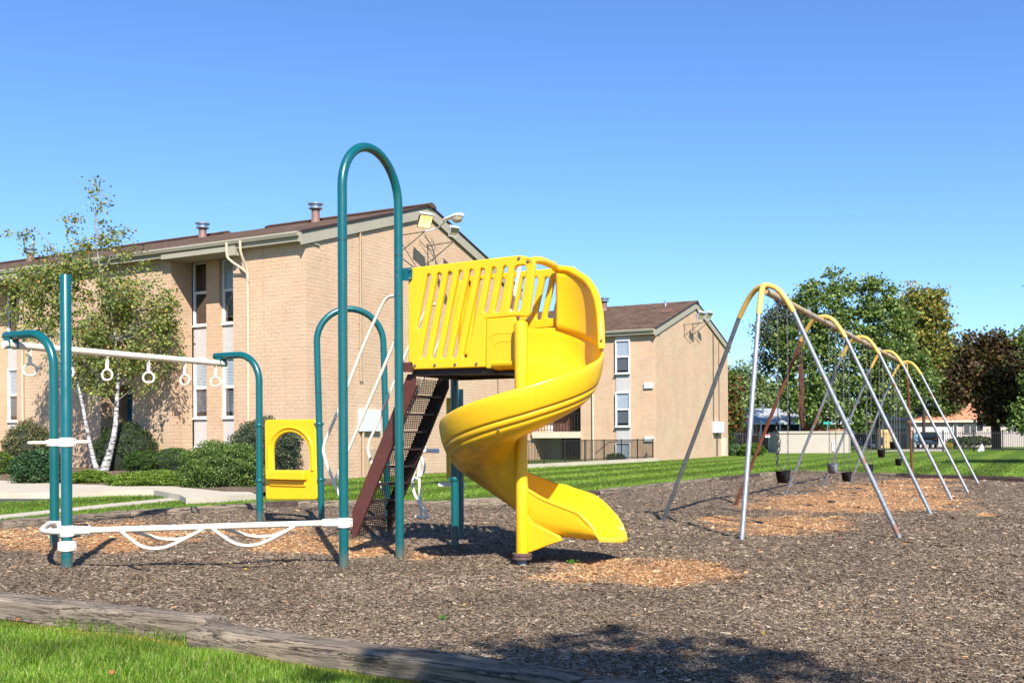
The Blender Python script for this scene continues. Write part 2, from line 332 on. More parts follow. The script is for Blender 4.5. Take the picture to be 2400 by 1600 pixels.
# ------------------------------------------------------------------ object helpers
WM = {}
def tagit(o, label=None, cat=None, group=None, kind=None):
    if label: o['label'] = label
    if cat: o['category'] = cat
    if group: o['group'] = group
    if kind: o['kind'] = kind
    return o
def thing(name, label, cat, loc=(0, 0, 0), rot=0.0, group=None):
    o = bpy.data.objects.new(name, None); C.objects.link(o); o.empty_display_size = 0.2
    o.location = loc; o.rotation_euler = (0, 0, rot)
    WM[o.name] = Matrix.Translation(Vector(loc)) @ Matrix.Rotation(rot, 4, 'Z')
    return tagit(o, label, cat, group)
def root_m(p):
    while p is not None and p.name not in WM: p = p.parent
    return WM[p.name] if p is not None else Matrix.Identity(4)
class MB:
    def __init__(s): s.v = []; s.f = []
    def add(s, vs, fs):
        n = len(s.v); s.v += [Vector(a) for a in vs]; s.f += [tuple(i + n for i in f) for f in fs]; return s
    def box(s, c, size, ax=None):          # ax: (x,y,z) axes
        c = Vector(c); a = ax or (Vector((1, 0, 0)), Vector((0, 1, 0)), Vector((0, 0, 1)))
        h = [x / 2 for x in size]; vs = []
        for k in range(8):
            sx, sy, sz = (1 if k & 1 else -1), (1 if k & 2 else -1), (1 if k & 4 else -1)
            vs.append(c + a[0] * h[0] * sx + a[1] * h[1] * sy + a[2] * h[2] * sz)
        return s.add(vs, [(0, 2, 3, 1), (4, 5, 7, 6), (0, 1, 5, 4), (2, 6, 7, 3), (0, 4, 6, 2), (1, 3, 7, 5)])
    def lbox(s, x0, x1, y0, y1, z0, z1):
        return s.box(((x0 + x1) / 2, (y0 + y1) / 2, (z0 + z1) / 2), (abs(x1 - x0), abs(y1 - y0), abs(z1 - z0)))
    def tube(s, path, r, n=12, cap=True, closed=False):
        P = [Vector(p) for p in path]; m = len(P)
        rr = list(r) if isinstance(r, (list, tuple)) else [r] * m
        if len(rr) != m: rr = [float(np.interp(i / (m - 1), np.linspace(0, 1, len(rr)), rr)) for i in range(m)]
        T = []
        for i in range(m):
            a = P[(i - 1) % m] if (closed or i > 0) else P[i]; b = P[(i + 1) % m] if (closed or i < m - 1) else P[i]
            d = b - a; T.append(d.normalized() if d.length > 1e-9 else Vector((0, 0, 1)))
        nrm = T[0].orthogonal().normalized(); vs = []
        for i in range(m):
            if i > 0:
                q = T[i - 1].rotation_difference(T[i]); nrm = q @ nrm
            nrm = (nrm - T[i] * nrm.dot(T[i])).normalized(); bn = T[i].cross(nrm)
            for k in range(n):
                a = 2 * pi * k / n; vs.append(P[i] + (nrm * cos(a) + bn * sin(a)) * rr[i])
        fs = []
        for i in range(m if closed else m - 1):
            j = (i + 1) % m
            for k in range(n):
                l = (k + 1) % n; fs.append((i * n + k, i * n + l, j * n + l, j * n + k))
        if cap and not closed:
            fs.append(tuple(reversed(range(n)))); fs.append(tuple((m - 1) * n + k for k in range(n)))
        return s.add(vs, fs)
    def cyl(s, a, b, r, n=16, r2=None): return s.tube([a, b], [r, r if r2 is None else r2], n)
    def lathe(s, c, prof, n=20):       # prof: (r, z)
        c = Vector(c); vs = []
        for r, z in prof:
            for k in range(n):
                a = 2 * pi * k / n; vs.append(c + Vector((r * cos(a), r * sin(a), z)))
        fs = [(i * n + k, i * n + (k + 1) % n, (i + 1) * n + (k + 1) % n, (i + 1) * n + k) for i in range(len(prof) - 1) for k in range(n)]
        fs += [tuple(reversed(range(n))), tuple((len(prof) - 1) * n + k for k in range(n))]
        return s.add(vs, fs)
    def prism(s, pts, d):              # pts polygon in 3D, extruded by vector d
        pts = [Vector(p) for p in pts]; d = Vector(d); n = len(pts)
        vs = pts + [p + d for p in pts]
        fs = [tuple(reversed(range(n))), tuple(range(n, 2 * n))] + [(i, (i + 1) % n, n + (i + 1) % n, n + i) for i in range(n)]
        return s.add(vs, fs)
    def build(s, name, mat, parent=None, local=False, smooth=True, ang=38, fix=True):
        M = Matrix.Identity(4)
        if parent is not None and not local: M = root_m(parent).inverted()
        me = bpy.data.meshes.new(name); me.from_pydata([M @ v for v in s.v], [], s.f)
        if fix:
            bm = bmesh.new(); bm.from_mesh(me); bmesh.ops.recalc_face_normals(bm, faces=bm.faces); bm.to_mesh(me); bm.free()
        o = bpy.data.objects.new(name, me); C.objects.link(o)
        mats = mat if isinstance(mat, list) else [mat]
        for q in mats: me.materials.append(MATS[q])
        if smooth:
            me.shade_smooth(); me.set_sharp_from_angle(angle=radians(ang))
        if parent is not None: o.parent = parent
        return o
def bevel(o, w=0.01, seg=2):
    m = o.modifiers.new('bevel', 'BEVEL'); m.width = w; m.segments = seg; m.limit_method = 'ANGLE'; m.angle_limit = radians(50); return o
def smoothpath(pts, it=2, closed=False):      # Chaikin rounding
    P = [Vector(p) for p in pts]
    for _ in range(it):
        Q = []; n = len(P)
        rng = range(n if closed else n - 1)
        for i in rng:
            a, b = P[i], P[(i + 1) % n]
            Q.append(a * 0.75 + b * 0.25); Q.append(a * 0.25 + b * 0.75)
        if not closed: Q = [P[0]] + Q[1:-1] + [P[-1]]
        P = Q
    return P
def dup(root, loc=None, rot=None, label=None):
    r = root.copy(); C.objects.link(r)
    if loc is not None: r.location = loc
    if rot is not None: r.rotation_euler = (0, 0, rot)
    if label: r['label'] = label
    for ch in list(root.children):
        c = ch.copy(); C.objects.link(c); c.parent = r
        for g in ch.children:
            d = g.copy(); C.objects.link(d); d.parent = c
    return r
def flat_panel(name, outline, holes, thick, bev, P0, AX, AZ, mat, parent):
    """flat plate with holes: 2-D outline -> filled, extruded, bevelled curve -> mesh"""
    cu = bpy.data.curves.new('tmp', 'CURVE'); cu.dimensions = '2D'; cu.fill_mode = 'BOTH'
    cu.extrude = thick / 2 - bev; cu.bevel_depth = bev; cu.bevel_resolution = 3; cu.offset = -bev
    for lp in [outline] + holes:
        sp = cu.splines.new('POLY'); sp.points.add(len(lp) - 1); sp.use_cyclic_u = True
        for i, (x, y) in enumerate(lp): sp.points[i].co = (x, y, 0, 1)
    ob = bpy.data.objects.new('tmp', cu); C.objects.link(ob)
    bpy.context.view_layer.update(); dg = bpy.context.evaluated_depsgraph_get()
    me = bpy.data.meshes.new_from_object(ob.evaluated_get(dg)); bpy.data.objects.remove(ob)
    me.name = name; me.materials.clear(); me.materials.append(MATS[mat])
    AN = AX.cross(AZ)
    T = Matrix(((AX.x, AZ.x, AN.x, P0.x), (AX.y, AZ.y, AN.y, P0.y), (AX.z, AZ.z, AN.z, P0.z), (0, 0, 0, 1)))
    me.transform(root_m(parent).inverted() @ T)
    me.shade_smooth(); me.set_sharp_from_angle(angle=radians(50))
    o = bpy.data.objects.new(name, me); C.objects.link(o); o.parent = parent
    return o
def capsule(a, b, r, n=8):
    a = Vector(a); b = Vector(b); d = (b - a).normalized(); an = math.atan2(d.y, d.x); out = []
    for k in range(n + 1): t = an - pi / 2 + pi * k / n; out.append((b.x + r * cos(t), b.y + r * sin(t)))
    for k in range(n + 1): t = an + pi / 2 + pi * k / n; out.append((a.x + r * cos(t), a.y + r * sin(t)))
    return out
def roundpoly(pts, r, n=5):
    out = []; m = len(pts)
    for i in range(m):
        p0, p1, p2 = Vector(pts[i - 1]), Vector(pts[i]), Vector(pts[(i + 1) % m])
        rr = r[i] if isinstance(r, (list, tuple)) else r
        rr = min(rr, (p0 - p1).length * 0.45, (p2 - p1).length * 0.45)
        if rr <= 0: out.append(tuple(p1)); continue
        a = p1 + (p0 - p1).normalized() * rr; b = p1 + (p2 - p1).normalized() * rr
        for k in range(n + 1):
            t = k / n; q = a * (1 - t) ** 2 + p1 * 2 * t * (1 - t) + b * t * t; out.append((q.x, q.y))
    return out
def npmesh(name, verts, nper, mat, cols=None, parent=None, smooth=False):
    """fast mesh of separate n-gons: verts (n*nper,3), cols (n*nper,3)"""
    if parent is not None:
        M = np.array(root_m(parent).inverted()); verts = verts @ M[:3, :3].T + M[:3, 3]
    nv = len(verts); nf = nv // nper; me = bpy.data.meshes.new(name)
    me.vertices.add(nv); me.vertices.foreach_set('co', verts.astype(np.float32).ravel())
    me.loops.add(nv); me.loops.foreach_set('vertex_index', np.arange(nv, dtype=np.int32))
    me.polygons.add(nf); me.polygons.foreach_set('loop_start', np.arange(0, nv, nper, dtype=np.int32))
    me.update(calc_edges=True)
    if cols is not None:
        a = me.color_attributes.new('Col', 'FLOAT_COLOR', 'POINT'); c4 = np.ones((nv, 4), np.float32); c4[:, :3] = cols
        a.data.foreach_set('color', c4.ravel())
    me.materials.append(MATS[mat])
    o = bpy.data.objects.new(name, me); C.objects.link(o)
    if parent is not None: o.parent = parent
    return o
def palette(rng, n, pal, wts, var=0.18):
    pal = np.array(pal); idx = rng.choice(len(pal), n, p=np.array(wts) / sum(wts)); c = pal[idx]
    return np.clip(c * (1 + rng.uniform(-var, var, (n, 1))), 0, 1)
def leaf_quads(rng, pts, size, flat=0.0, asp=0.55):
    n = len(pts); d = rng.normal(size=(n, 3)); d[:, 2] *= (1 - flat); d /= np.linalg.norm(d, axis=1)[:, None]
    e = rng.normal(size=(n, 3)); e -= (e * d).sum(1)[:, None] * d; e /= np.linalg.norm(e, axis=1)[:, None]
    s = size * rng.uniform(0.6, 1.3, (n, 1)); a = d * s * 0.5; b = e * s * 0.5 * asp
    v = np.stack([pts - a, pts - a * 0.05 + b, pts + a, pts - a * 0.05 - b], 1)
    return v.reshape(-1, 3)

rnd = random.Random(7)
Z3 = Vector((0, 0, 1)); X3 = Vector((1, 0, 0)); Y3 = Vector((0, 1, 0))

# ================================================================== GROUND
def struct(mb_or_obj, kind='structure'):
    mb_or_obj['kind'] = kind; return mb_or_obj
BED = [G(-500, 1262), G(0, 1239), G(300, 1212), G(620, 1191), G(700, 1186), G(1080, 1187), G(1230, 1180), G(1400, 1160), G(1680, 1127), G(1860, 1109), G(2400, 1127), G(2900, 1150)]
FR = [Vector((6.5, 2.2, 0)), Vector((2.4, 4.15, 0)), Vector((0.35, 5.15, 0)), Vector((-1.93, 6.65, 0)), Vector((-5.4, 8.45, 0)), Vector((-12, 11.9, 0))]
FR0 = [Vector((16, 0.5, 0))] + FR
POLY = np.array([(p.x, p.y) for p in BED + FR0])
def inside(x, y, poly=POLY):
    r = np.zeros(x.shape, bool); n = len(poly); j = n - 1
    for i in range(n):
        xi, yi = poly[i]; xj, yj = poly[j]
        c = ((yi > y) != (yj > y)) & (x < (xj - xi) * (y - yi) / (yj - yi + 1e-12) + xi); r ^= c; j = i
    return r
# fresh orange chip patches (measured as centre px, half sizes)
PATCH = [(1500, 1345, 225, 30), (1440, 1330, 120, 18), (60, 1268, 130, 30), (330, 1250, 160, 24), (250, 1275, 90, 22), (700, 1278, 110, 24), (830, 1285, 110, 22), (1000, 1300, 60, 12),
         (1830, 1228, 170, 24), (1700, 1220, 60, 12), (2000, 1185, 260, 20), (1900, 1170, 120, 14), (2080, 1158, 170, 12), (2080, 1140, 160, 8), (2160, 1128, 110, 5), (600, 1245, 130, 16), (2310, 1204, 22, 5)]
def vnoise(x, y, s, seed=0):
    r = np.random.default_rng(seed); t = r.random((64, 64)); x = x * s; y = y * s
    xi = np.floor(x).astype(int); yi = np.floor(y).astype(int); fx = x - xi; fy = y - yi
    fx = fx * fx * (3 - 2 * fx); fy = fy * fy * (3 - 2 * fy)
    g = lambda a, b: t[a % 64, b % 64]
    return (g(xi, yi) * (1 - fx) + g(xi + 1, yi) * fx) * (1 - fy) + (g(xi, yi + 1) * (1 - fx) + g(xi + 1, yi + 1) * fx) * fy
def orange(x, y):
    px, py = proj(x, np.maximum(y, 1.0), 0.0); o = np.zeros(x.shape)
    nz = vnoise(x, y, 2.3, 3) * 0.6 + vnoise(x, y, 6.0, 4) * 0.4
    for cx, cy, rx, ry in PATCH:
        d = ((px - cx) / rx) ** 2 + ((py - cy) / ry) ** 2
        o = np.maximum(o, np.clip((1.30 - d + (nz - 0.5) * 1.9) * 1.1, 0, 1))
    return o
def bedz(x, y):
    z = 0.012 + 0.06 * (vnoise(x, y, 0.5, 8) - 0.5) + 0.04 * (vnoise(x, y, 1.3, 9) - 0.5) + 0.018 * (vnoise(x, y, 4.0, 10) - 0.5)
    for (bx, by, r, h) in ((-4.34, 9.77, 0.35, 0.04), (0.10, 10.1, 0.3, -0.03), (0.12, 9.75, 0.25, 0.03)):
        z = z + h * np.exp(-((x - bx) ** 2 + (y - by) ** 2) / r ** 2)
    return np.maximum(z, -0.024)
# lawn sheet
lm = MB(); S = 900.0
lm.add([(-S, -60, -0.03), (S, -60, -0.03), (S, S, -0.03), (-S, S, -0.03)], [(0, 1, 2, 3)])
struct(lm.build('lawn', 'lawn', smooth=False))
# wood chip play surface
def make_bed():
    st_ = 0.11; xs = np.arange(-13, 17, st_); ys = np.arange(0.6, 36.5, st_)
    X, Yy = np.meshgrid(xs, ys, indexing='ij'); cxm = X[:-1, :-1] + st_ / 2; cym = Yy[:-1, :-1] + st_ / 2
    keep = inside(cxm, cym); zz = bedz(X, Yy)
    idx = np.arange(X.size).reshape(X.shape)
    q = np.stack([idx[:-1, :-1], idx[1:, :-1], idx[1:, 1:], idx[:-1, 1:]], -1)[keep]
    used, inv = np.unique(q.ravel(), return_inverse=True); q = inv.reshape(-1, 4)
    vv = np.stack([X.ravel(), Yy.ravel(), zz.ravel()], 1)[used]
    me = bpy.data.meshes.new('play_surface'); me.from_pydata(vv.tolist(), [], q.tolist())
    a = me.color_attributes.new('Col', 'FLOAT_COLOR', 'POINT'); o = orange(vv[:, 0], vv[:, 1]); c4 = np.ones((len(vv), 4), np.float32); c4[:, :3] = o[:, None]
    a.data.foreach_set('color', c4.ravel()); me.materials.append(MATS['mulch']); me.shade_smooth()
    ob = bpy.data.objects.new('ground', me); C.objects.link(ob); struct(ob)
make_bed()
def make_chips():
    rng = np.random.default_rng(11); P = []
    for (y0, y1, dens, sc) in ((4.2, 7.5, 9500, 1.0), (7.5, 11, 4600, 1.22), (11, 17, 1400, 1.6), (17, 34, 240, 2.3)):
        n = int(dens * 1.30 * (y1 * y1 - y0 * y0) / 2 * 1.05)
        y = np.sqrt(rng.uniform(y0 * y0, y1 * y1, n)); x = rng.uniform(-0.62, 0.70, n) * y
        k = inside(x, y); x = x[k]; y = y[k]; P.append(np.stack([x, y, np.full(len(x), sc)], 1))
    P = np.concatenate(P); n = len(P); x, y, sc = P.T
    z = bedz(x, y) + rng.uniform(0.001, 0.010, n)
    ln = rng.lognormal(math.log(0.0150), 0.46, n) * sc; wd = ln * rng.uniform(0.13, 0.36, n); yaw = rng.uniform(0, pi, n)
    tl = rng.normal(0, 0.22, n); rl = rng.normal(0, 0.5, n)
    dx = np.stack([np.cos(yaw) * np.cos(tl), np.sin(yaw) * np.cos(tl), np.sin(tl)], 1)
    up = np.array([0, 0, 1.0]); dy = np.cross(up, dx); dy /= np.linalg.norm(dy, axis=1)[:, None]; dn = np.cross(dx, dy)
    dy = dy * np.cos(rl)[:, None] + dn * np.sin(rl)[:, None]
    c = np.stack([x, y, z], 1); a = dx * (ln / 2)[:, None]; b = dy * (wd / 2)[:, None]; jt = rng.uniform(0.4, 1.0, (n, 1))
    v = np.stack([c - a - b * jt, c + a - b, c + a * 0.95 + b * jt, c - a * 0.9 + b], 1).reshape(-1, 3)
    grey = palette(rng, n, [(0.10, 0.066, 0.042), (0.165, 0.118, 0.078), (0.235, 0.178, 0.125), (0.32, 0.255, 0.185), (0.46, 0.39, 0.29)], [2.2, 4, 4.4, 1.5, 0.22])
    orn = palette(rng, n, [(0.27, 0.13, 0.055), (0.42, 0.225, 0.095), (0.53, 0.32, 0.155), (0.62, 0.43, 0.25)], [2, 4, 3.4, 1.8])
    o = orange(x, y); pick = rng.random(n) < np.maximum(o * 0.92, 0.018)
    col = np.where(pick[:, None], orn, grey); tone = (0.78 + 0.45 * vnoise(x, y, 0.9, 21))[:, None]; col = np.clip(col * tone, 0, 1)
    ob = npmesh('wood_chips', v, 4, 'chip', np.repeat(col, 4, 0)); ob['kind'] = 'stuff'; ob['label'] = 'brown and fresh orange wood chips covering the playground floor'
make_chips()
# grass blades: near corner, along the back border, and mid lawn
def make_grass():
    rng = np.random.default_rng(5); A = []
    def add(x, y, h, wd, dens_tone=1.0, z0=-0.03):
        n = len(x); yaw = rng.uniform(0, 2 * pi, n); lean = rng.uniform(0.05, 0.75, n) * h; la = rng.uniform(0, 2 * pi, n)
        bx = np.cos(yaw) * wd / 2; by = np.sin(yaw) * wd / 2
        p0 = np.stack([x - bx, y - by, np.full(n, z0)], 1); p1 = np.stack([x + bx, y + by, np.full(n, z0)], 1)
        mx = x + np.cos(la) * lean * 0.35; my = y + np.sin(la) * lean * 0.35
        p2 = np.stack([mx + bx * 0.7, my + by * 0.7, z0 + h * 0.6], 1); p3 = np.stack([mx - bx * 0.7, my - by * 0.7, z0 + h * 0.6], 1)
        tip = np.stack([x + np.cos(la) * lean, y + np.sin(la) * lean, z0 + h], 1)
        q1 = np.stack([p0, p1, p2, p3], 1).reshape(-1, 3); q2 = np.stack([p3, p2, tip, tip * 0.999 + p3 * 0.001], 1).reshape(-1, 3)
        c = palette(rng, n, [(0.075, 0.16, 0.012), (0.13, 0.24, 0.020), (0.20, 0.33, 0.035), (0.31, 0.40, 0.09), (0.45, 0.42, 0.18)], [3, 5, 4, 2.0, 0.7]) * dens_tone
        A.append((np.concatenate([q1, q2]), np.concatenate([np.repeat(c, 4, 0)] * 2)))
    # near lawn in front of the timbers
    n = 230000; x = rng.uniform(-4.6, 1.0, n); y = rng.uniform(4.2, 8.6, n)
    fx = np.array([p.x for p in reversed(FR)]); fy = np.array([p.y for p in reversed(FR)])
    gap = np.interp(x, fx, fy) - y; k = (gap > 0.235) & (np.abs(x / y) < 0.55) & (y > 4.4); x = x[k]; y = y[k]; gap = gap[k]
    tuft = vnoise(x, y, 3.5, 31); k = rng.random(len(x)) < 0.45 + 0.8 * tuft; x = x[k]; y = y[k]; tuft = tuft[k]; gap = gap[k]
    near_ = np.clip((gap - 0.2) / 0.35, 0.35, 1); mott = (0.62 + 0.85 * vnoise(x, y, 1.6, 77)) * (0.8 + 0.4 * vnoise(x, y, 6.0, 79)); dry = (np.clip(1.3 - (gap - 0.2) / 0.22, 0, 1) * (vnoise(x, y, 4.0, 80) > 0.35))[:, None]
    tint_ = mott[:, None] * (1 - dry) + np.array([2.1, 1.25, 1.6]) * dry * 0.8
    add(x, y, rng.uniform(0.025, 0.066, len(x)) * (0.6 + 0.9 * tuft) * near_, 0.0042, tint_)
    ne = 9000; t_ = rng.uniform(0, 1, ne); xe = rng.uniform(-4.6, 2.0, ne); ye = np.interp(xe, fx, fy) - 0.20 - np.abs(rng.normal(0, 0.03, ne)); kk = vnoise(xe, ye, 2.2, 81) > 0.5; add(xe[kk], ye[kk], rng.uniform(0.04, 0.10, kk.sum()), 0.0045, 1.0)
    # behind the back border
    bx = np.array([p.x for p in BED]); by = np.array([p.y for p in BED])
    n = 680000; y = 13.5 * (54 / 13.5) ** (rng.uniform(0, 1, n) ** 0.9); x = rng.uniform(-0.53, 0.54, n) * y
    fy2 = np.interp(x, bx, by); k = (y > fy2 + 0.12) & on_lawn(x, y) & (rng.random(n) < np.clip((54 - y) / 24, 0, 1)); x = x[k]; y = y[k]
    add(x, y, rng.uniform(0.03, 0.07, len(x)), 0.008 + 0.0004 * y, ((0.84 + 0.32 * vnoise(x, y, 0.8, 78)) * (1 + 0.27 * np.clip(2.2 * np.sin(20 * 0.143 * (x * U.x + y * U.y) - pi / 2), -1, 1) * np.clip((y - 15) / 10, 0, 1)))[:, None] * 0.84)
    v = np.concatenate([a for a, _ in A]); c = np.concatenate([b for _, b in A])
    ob = npmesh('grass', v, 4, 'blade', c); ob['kind'] = 'stuff'; ob['label'] = 'green lawn grass around the playground bed'

# ---- paths on the left, planting bed
SL = [(-400, 1120), (0, 1125), (170, 1134), (408, 1139), (524, 1151), (585, 1152), (600, 1157), (540, 1161), (436, 1167), (420, 1158), (360, 1148), (300, 1148), (170, 1153), (-400, 1153)]
slab_pts = [G(a, b, 0.12) for a, b in SL]
struct(MB().prism([p - Vector((0, 0, 0.17)) for p in slab_pts], (0, 0, 0.17)).build('sidewalk', 'concrete', smooth=False))
WK = [(-400, 1243), (0, 1207), (250, 1181), (436, 1163), (446, 1169), (250, 1189), (0, 1216), (-400, 1252)]
walk_pts = [G(a, b, 0.0) for a, b in WK]
struct(MB().prism([p - Vector((0, 0, 0.05)) for p in walk_pts], (0, 0, 0.055)).build('path', 'concrete', smooth=False))
AS = [(-500, 1162), (60, 1165), (150, 1170), (60, 1176), (-500, 1190)]
asph_pts = [G(a, b, -0.02) for a, b in AS]
struct(MB().add([p for p in asph_pts], [tuple(range(len(AS)))]).build('road', 'asphalt', smooth=False))
OFF = [np.array([(p.x, p.y) for p in q]) for q in (slab_pts, walk_pts, asph_pts)]
edge = [G(a, b, 0.11) for a, b in [(-700, 1116), (0, 1125), (170, 1134), (408, 1139), (524, 1151), (600, 1154)]] + [Vector((-5.0, 25.5, 0.0))]
back = [Vector((-33, 46, 0.3)), Vector((-16.5, 36.2, 0.3)), Vector((-13.5, 34.4, 0.3)), Vector((-10.5, 32.8, 0.28)), Vector((-8.0, 31.5, 0.25)), Vector((-6.15, 30.4, 0.15)), Vector((-5.2, 30.6, -0.02))]
bb = MB()
for i in range(6):
    a0, a1, b0, b1 = edge[i], edge[i + 1], back[i], back[i + 1]; m0, m1 = (a0 * 0.45 + b0 * 0.55), (a1 * 0.45 + b1 * 0.55); m0.z = b0.z * 0.85; m1.z = b1.z * 0.85
    bb.add([a0, a1, m1, m0, b1, b0], [(0, 1, 2, 3), (3, 2, 4, 5)])
PB = np.array([(p.x, p.y) for p in edge] + [(p.x, p.y) for p in reversed(back)])
struct(bb.build('planting_bed', 'mulch', smooth=False))
def on_lawn(x, y):
    r = np.ones(x.shape, bool)
    for q in OFF + [PB]: r &= ~inside(x, y, q)
    # not inside the near building
    r &= ~((x * V.x + y * V.y - (-6.15 * V.x + 30 * V.y) > -0.1) & (x * U.x + y * U.y - (-6.15 * U.x + 30 * U.y) < 0.1))
    return r
make_grass()
def fallen():
    rng = np.random.default_rng(91); n = 230; y = rng.uniform(4.6, 24, n); x = rng.uniform(-0.5, 0.5, n) * y; k = on_lawn(x, y); x, y = x[k], y[k]; n = len(x)
    pts = np.stack([x, y, np.where(inside(x, y), bedz(x, y) + 0.018, 0.03)], 1); v = leaf_quads(rng, pts, 0.032, 0.75, 0.8)
    c = palette(rng, n, [(0.34, 0.12, 0.035), (0.36, 0.24, 0.06), (0.18, 0.09, 0.04)], [3, 1.4, 4]); ob = npmesh('fallen_leaves', v, 4, 'leaf', np.repeat(c, 4, 0)); ob['kind'] = 'stuff'; ob['label'] = 'small fallen autumn leaves scattered over chips and grass'
fallen()

# ---- timbers
def timber(a, b, wd, ht, mat, label, group, seed, z=0.0, tilt=0.0):
    a = Vector((a.x, a.y, 0)); b = Vector((b.x, b.y, 0)); d = b - a; ln = d.length; rot = math.atan2(d.y, d.x)
    rng = random.Random(seed); nx = max(6, int(ln / 0.07)); prof = []
    m = 14
    for k in range(m):
        t = 2 * pi * k / m; cx_, sz = cos(t), sin(t); e = 0.35
        prof.append((math.copysign(abs(cx_) ** e, cx_) * wd / 2, math.copysign(abs(sz) ** e, sz) * ht / 2 + ht / 2))
    vs = []; 
    off = [rng.uniform(-1, 1) * 0.006 for _ in range(m)]
    sway = [rng.uniform(-1, 1) for _ in range(8)]
    for i in range(nx + 1):
        x = ln * i / nx
        for k in range(m):
            y, zz = prof[k]; e = 0.004 * sin(x * 3.1 + k * 1.3 + seed) + 0.003 * sin(x * 11 + k * 2.9 + seed * 3) + rng.uniform(-0.0022, 0.0022)
            w_ = 0.010 * sin(x * 1.2 + sway[0] * 3)
            if k == 9 + (1 if sin(x * 0.9 + seed) > 0.3 else 0): e -= (0.03 if y > 0 else -0.03) * (0.6 + 0.4 * sin(x * 2.3 + seed))
            sc = 1.0 - (0.06 if i in (0, nx) else 0)
            vs.append(Vector((x, (y + off[k] + e) * sc + w_, z + (zz + e + off[(k + 3) % m]) * (1 if zz < ht * .5 else sc) + tilt * x)))
    fs = [(i * m + k, i * m + (k + 1) % m, (i + 1) * m + (k + 1) % m, (i + 1) * m + k) for i in range(nx) for k in range(m)]
    fs += [tuple(reversed(range(m))), tuple(nx * m + k for k in range(m))]
    o = MB().add(vs, fs).build('landscape_timber', mat, ang=60); o.location = a; o.rotation_euler = (0, 0, rot)
    tagit(o, label, 'timber', group); return o
dU = U * 1.0
timber(Vector((-5.62, 8.46, 0)), Vector((-1.93, 6.56, 0)), 0.25, 0.185, 'timber', 'thick cracked grey timber nearest the front grass, with the cut end showing', 'timbers along the front of the bed', 3, -0.05)
timber(Vector((-2.02, 6.47, 0)), Vector((0.33, 5.03, 0)), 0.24, 0.150, 'timber', 'long weathered timber butting against the thick cracked one in front', 'timbers along the front of the bed', 5, -0.05)
timber(Vector((0.36, 5.00, 0)), Vector((2.9, 3.72, 0)), 0.24, 0.145, 'timber', 'front timber lying in the tree shade beyond the long weathered one', 'timbers along the front of the bed', 8, -0.05)
seglab = ['far left back timber below the walkway', 'brown timber behind the teal posts at the left of the back border', 'dark stained timber under the ring ladder in the back border', 'grey timber behind the yellow window panel', 'raised grey timber behind the stairs', 'dark brown timber seen behind the spiral slide', 'pale timber right of the slide exit along the lawn', 'timber behind the near swing legs', 'dark timber between the slide and swings at the lawn edge', 'timber at the far corner behind the swings', 'long dark timber along the far side behind the swings', 'far right timber at the bed edge by the dark shadow']
k = 0
for i in range(len(BED) - 1):
    a, b = BED[i], BED[i + 1]; ln = (b - a).length; n = max(1, round(ln / 3.2))
    for j in range(n):
        p = a.lerp(b, j / n); q = a.lerp(b, (j + 1) / n); d = (q - p).normalized()
        if p.y > 10 and abs(p.x / p.y) < 0.62 or abs(q.x / max(q.y, 1)) < 0.56:
            pxa = proj(p.x, p.y, 0)[0]; pxb = proj(q.x, q.y, 0)[0]
            side = 'left' if pxb < 600 else ('middle' if pxb < 1300 else 'right')
            lab = ['weathered grey back border timber', 'dark brown back border timber', 'brownish grey back border timber'][(k * 2 + 1) % 3]
            near = ('by the narrow walkway' if pxb < 120 else 'behind the teal overhead ladder posts' if pxb < 330 else 'under the row of hanging rings' if pxb < 520 else 'behind the window panel' if pxb < 800 else 'behind the stairs' if pxb < 1000 else 'behind the slide shadow' if pxb < 1200 else 'just right of the slide' if pxb < 1400 else 'left of the swing set' if pxb < 1600 else 'behind the nearest swing legs' if pxb < 1800 else 'at the corner behind the swings' if pxb < 1960 else 'behind the middle swing seats' if pxb < 2150 else 'behind the far end of the swing set' if pxb < 2300 else 'past the last swing leg')
            timber(p + d * 0.02, q - d * 0.02, 0.15, 0.165 if k not in (5,) else 0.2, ['timber', 'timber_dark', 'timber'][(k * 2 + 1) % 3], '%s %s, number %d from the left' % (lab, near, k + 1) if False else '%s %s' % (lab, near), 'timbers along the back of the bed', k * 7 + 2, -0.05)
            k += 1

# ================================================================== PLAY STRUCTURE
A = G(806, 1330); B = G(937, 1304.5); Cc = UQ(-6.26, 10.06); D = W(1079, 1262, 12.7); D.z = 0
def arch_posts(name_parent, a, b, zs, r, lean=Vector((0, 0, 0)), seam=None):
    a = Vector(a); b = Vector(b); c = (a + b) / 2; R = (b - a).length / 2; d = (b - a).normalized()
    path = [a + Vector((0, 0, -0.3)), a + Vector((0, 0, zs / 2)) + lean * 0.5, a + Vector((0, 0, zs)) + lean]
    for k in range(1, 24):
        t = pi - pi * k / 24; path.append(c + lean + d * R * cos(t) + Vector((0, 0, zs + R * sin(t))))
    path += [b + Vector((0, 0, zs)) + lean, b + Vector((0, 0, zs / 2)) + lean * 0.5, b + Vector((0, 0, -0.3))]
    o = MB().tube(path, r, 24).build('arch_post', 'teal', name_parent)
    if seam:
        for p in (a, b):
            q = p + lean * (seam / zs); MB().cyl(q + Vector((0, 0, seam - 0.004)), q + Vector((0, 0, seam + 0.004)), r + 0.0015, 24).build('seam', 'iron', name_parent)
    return o
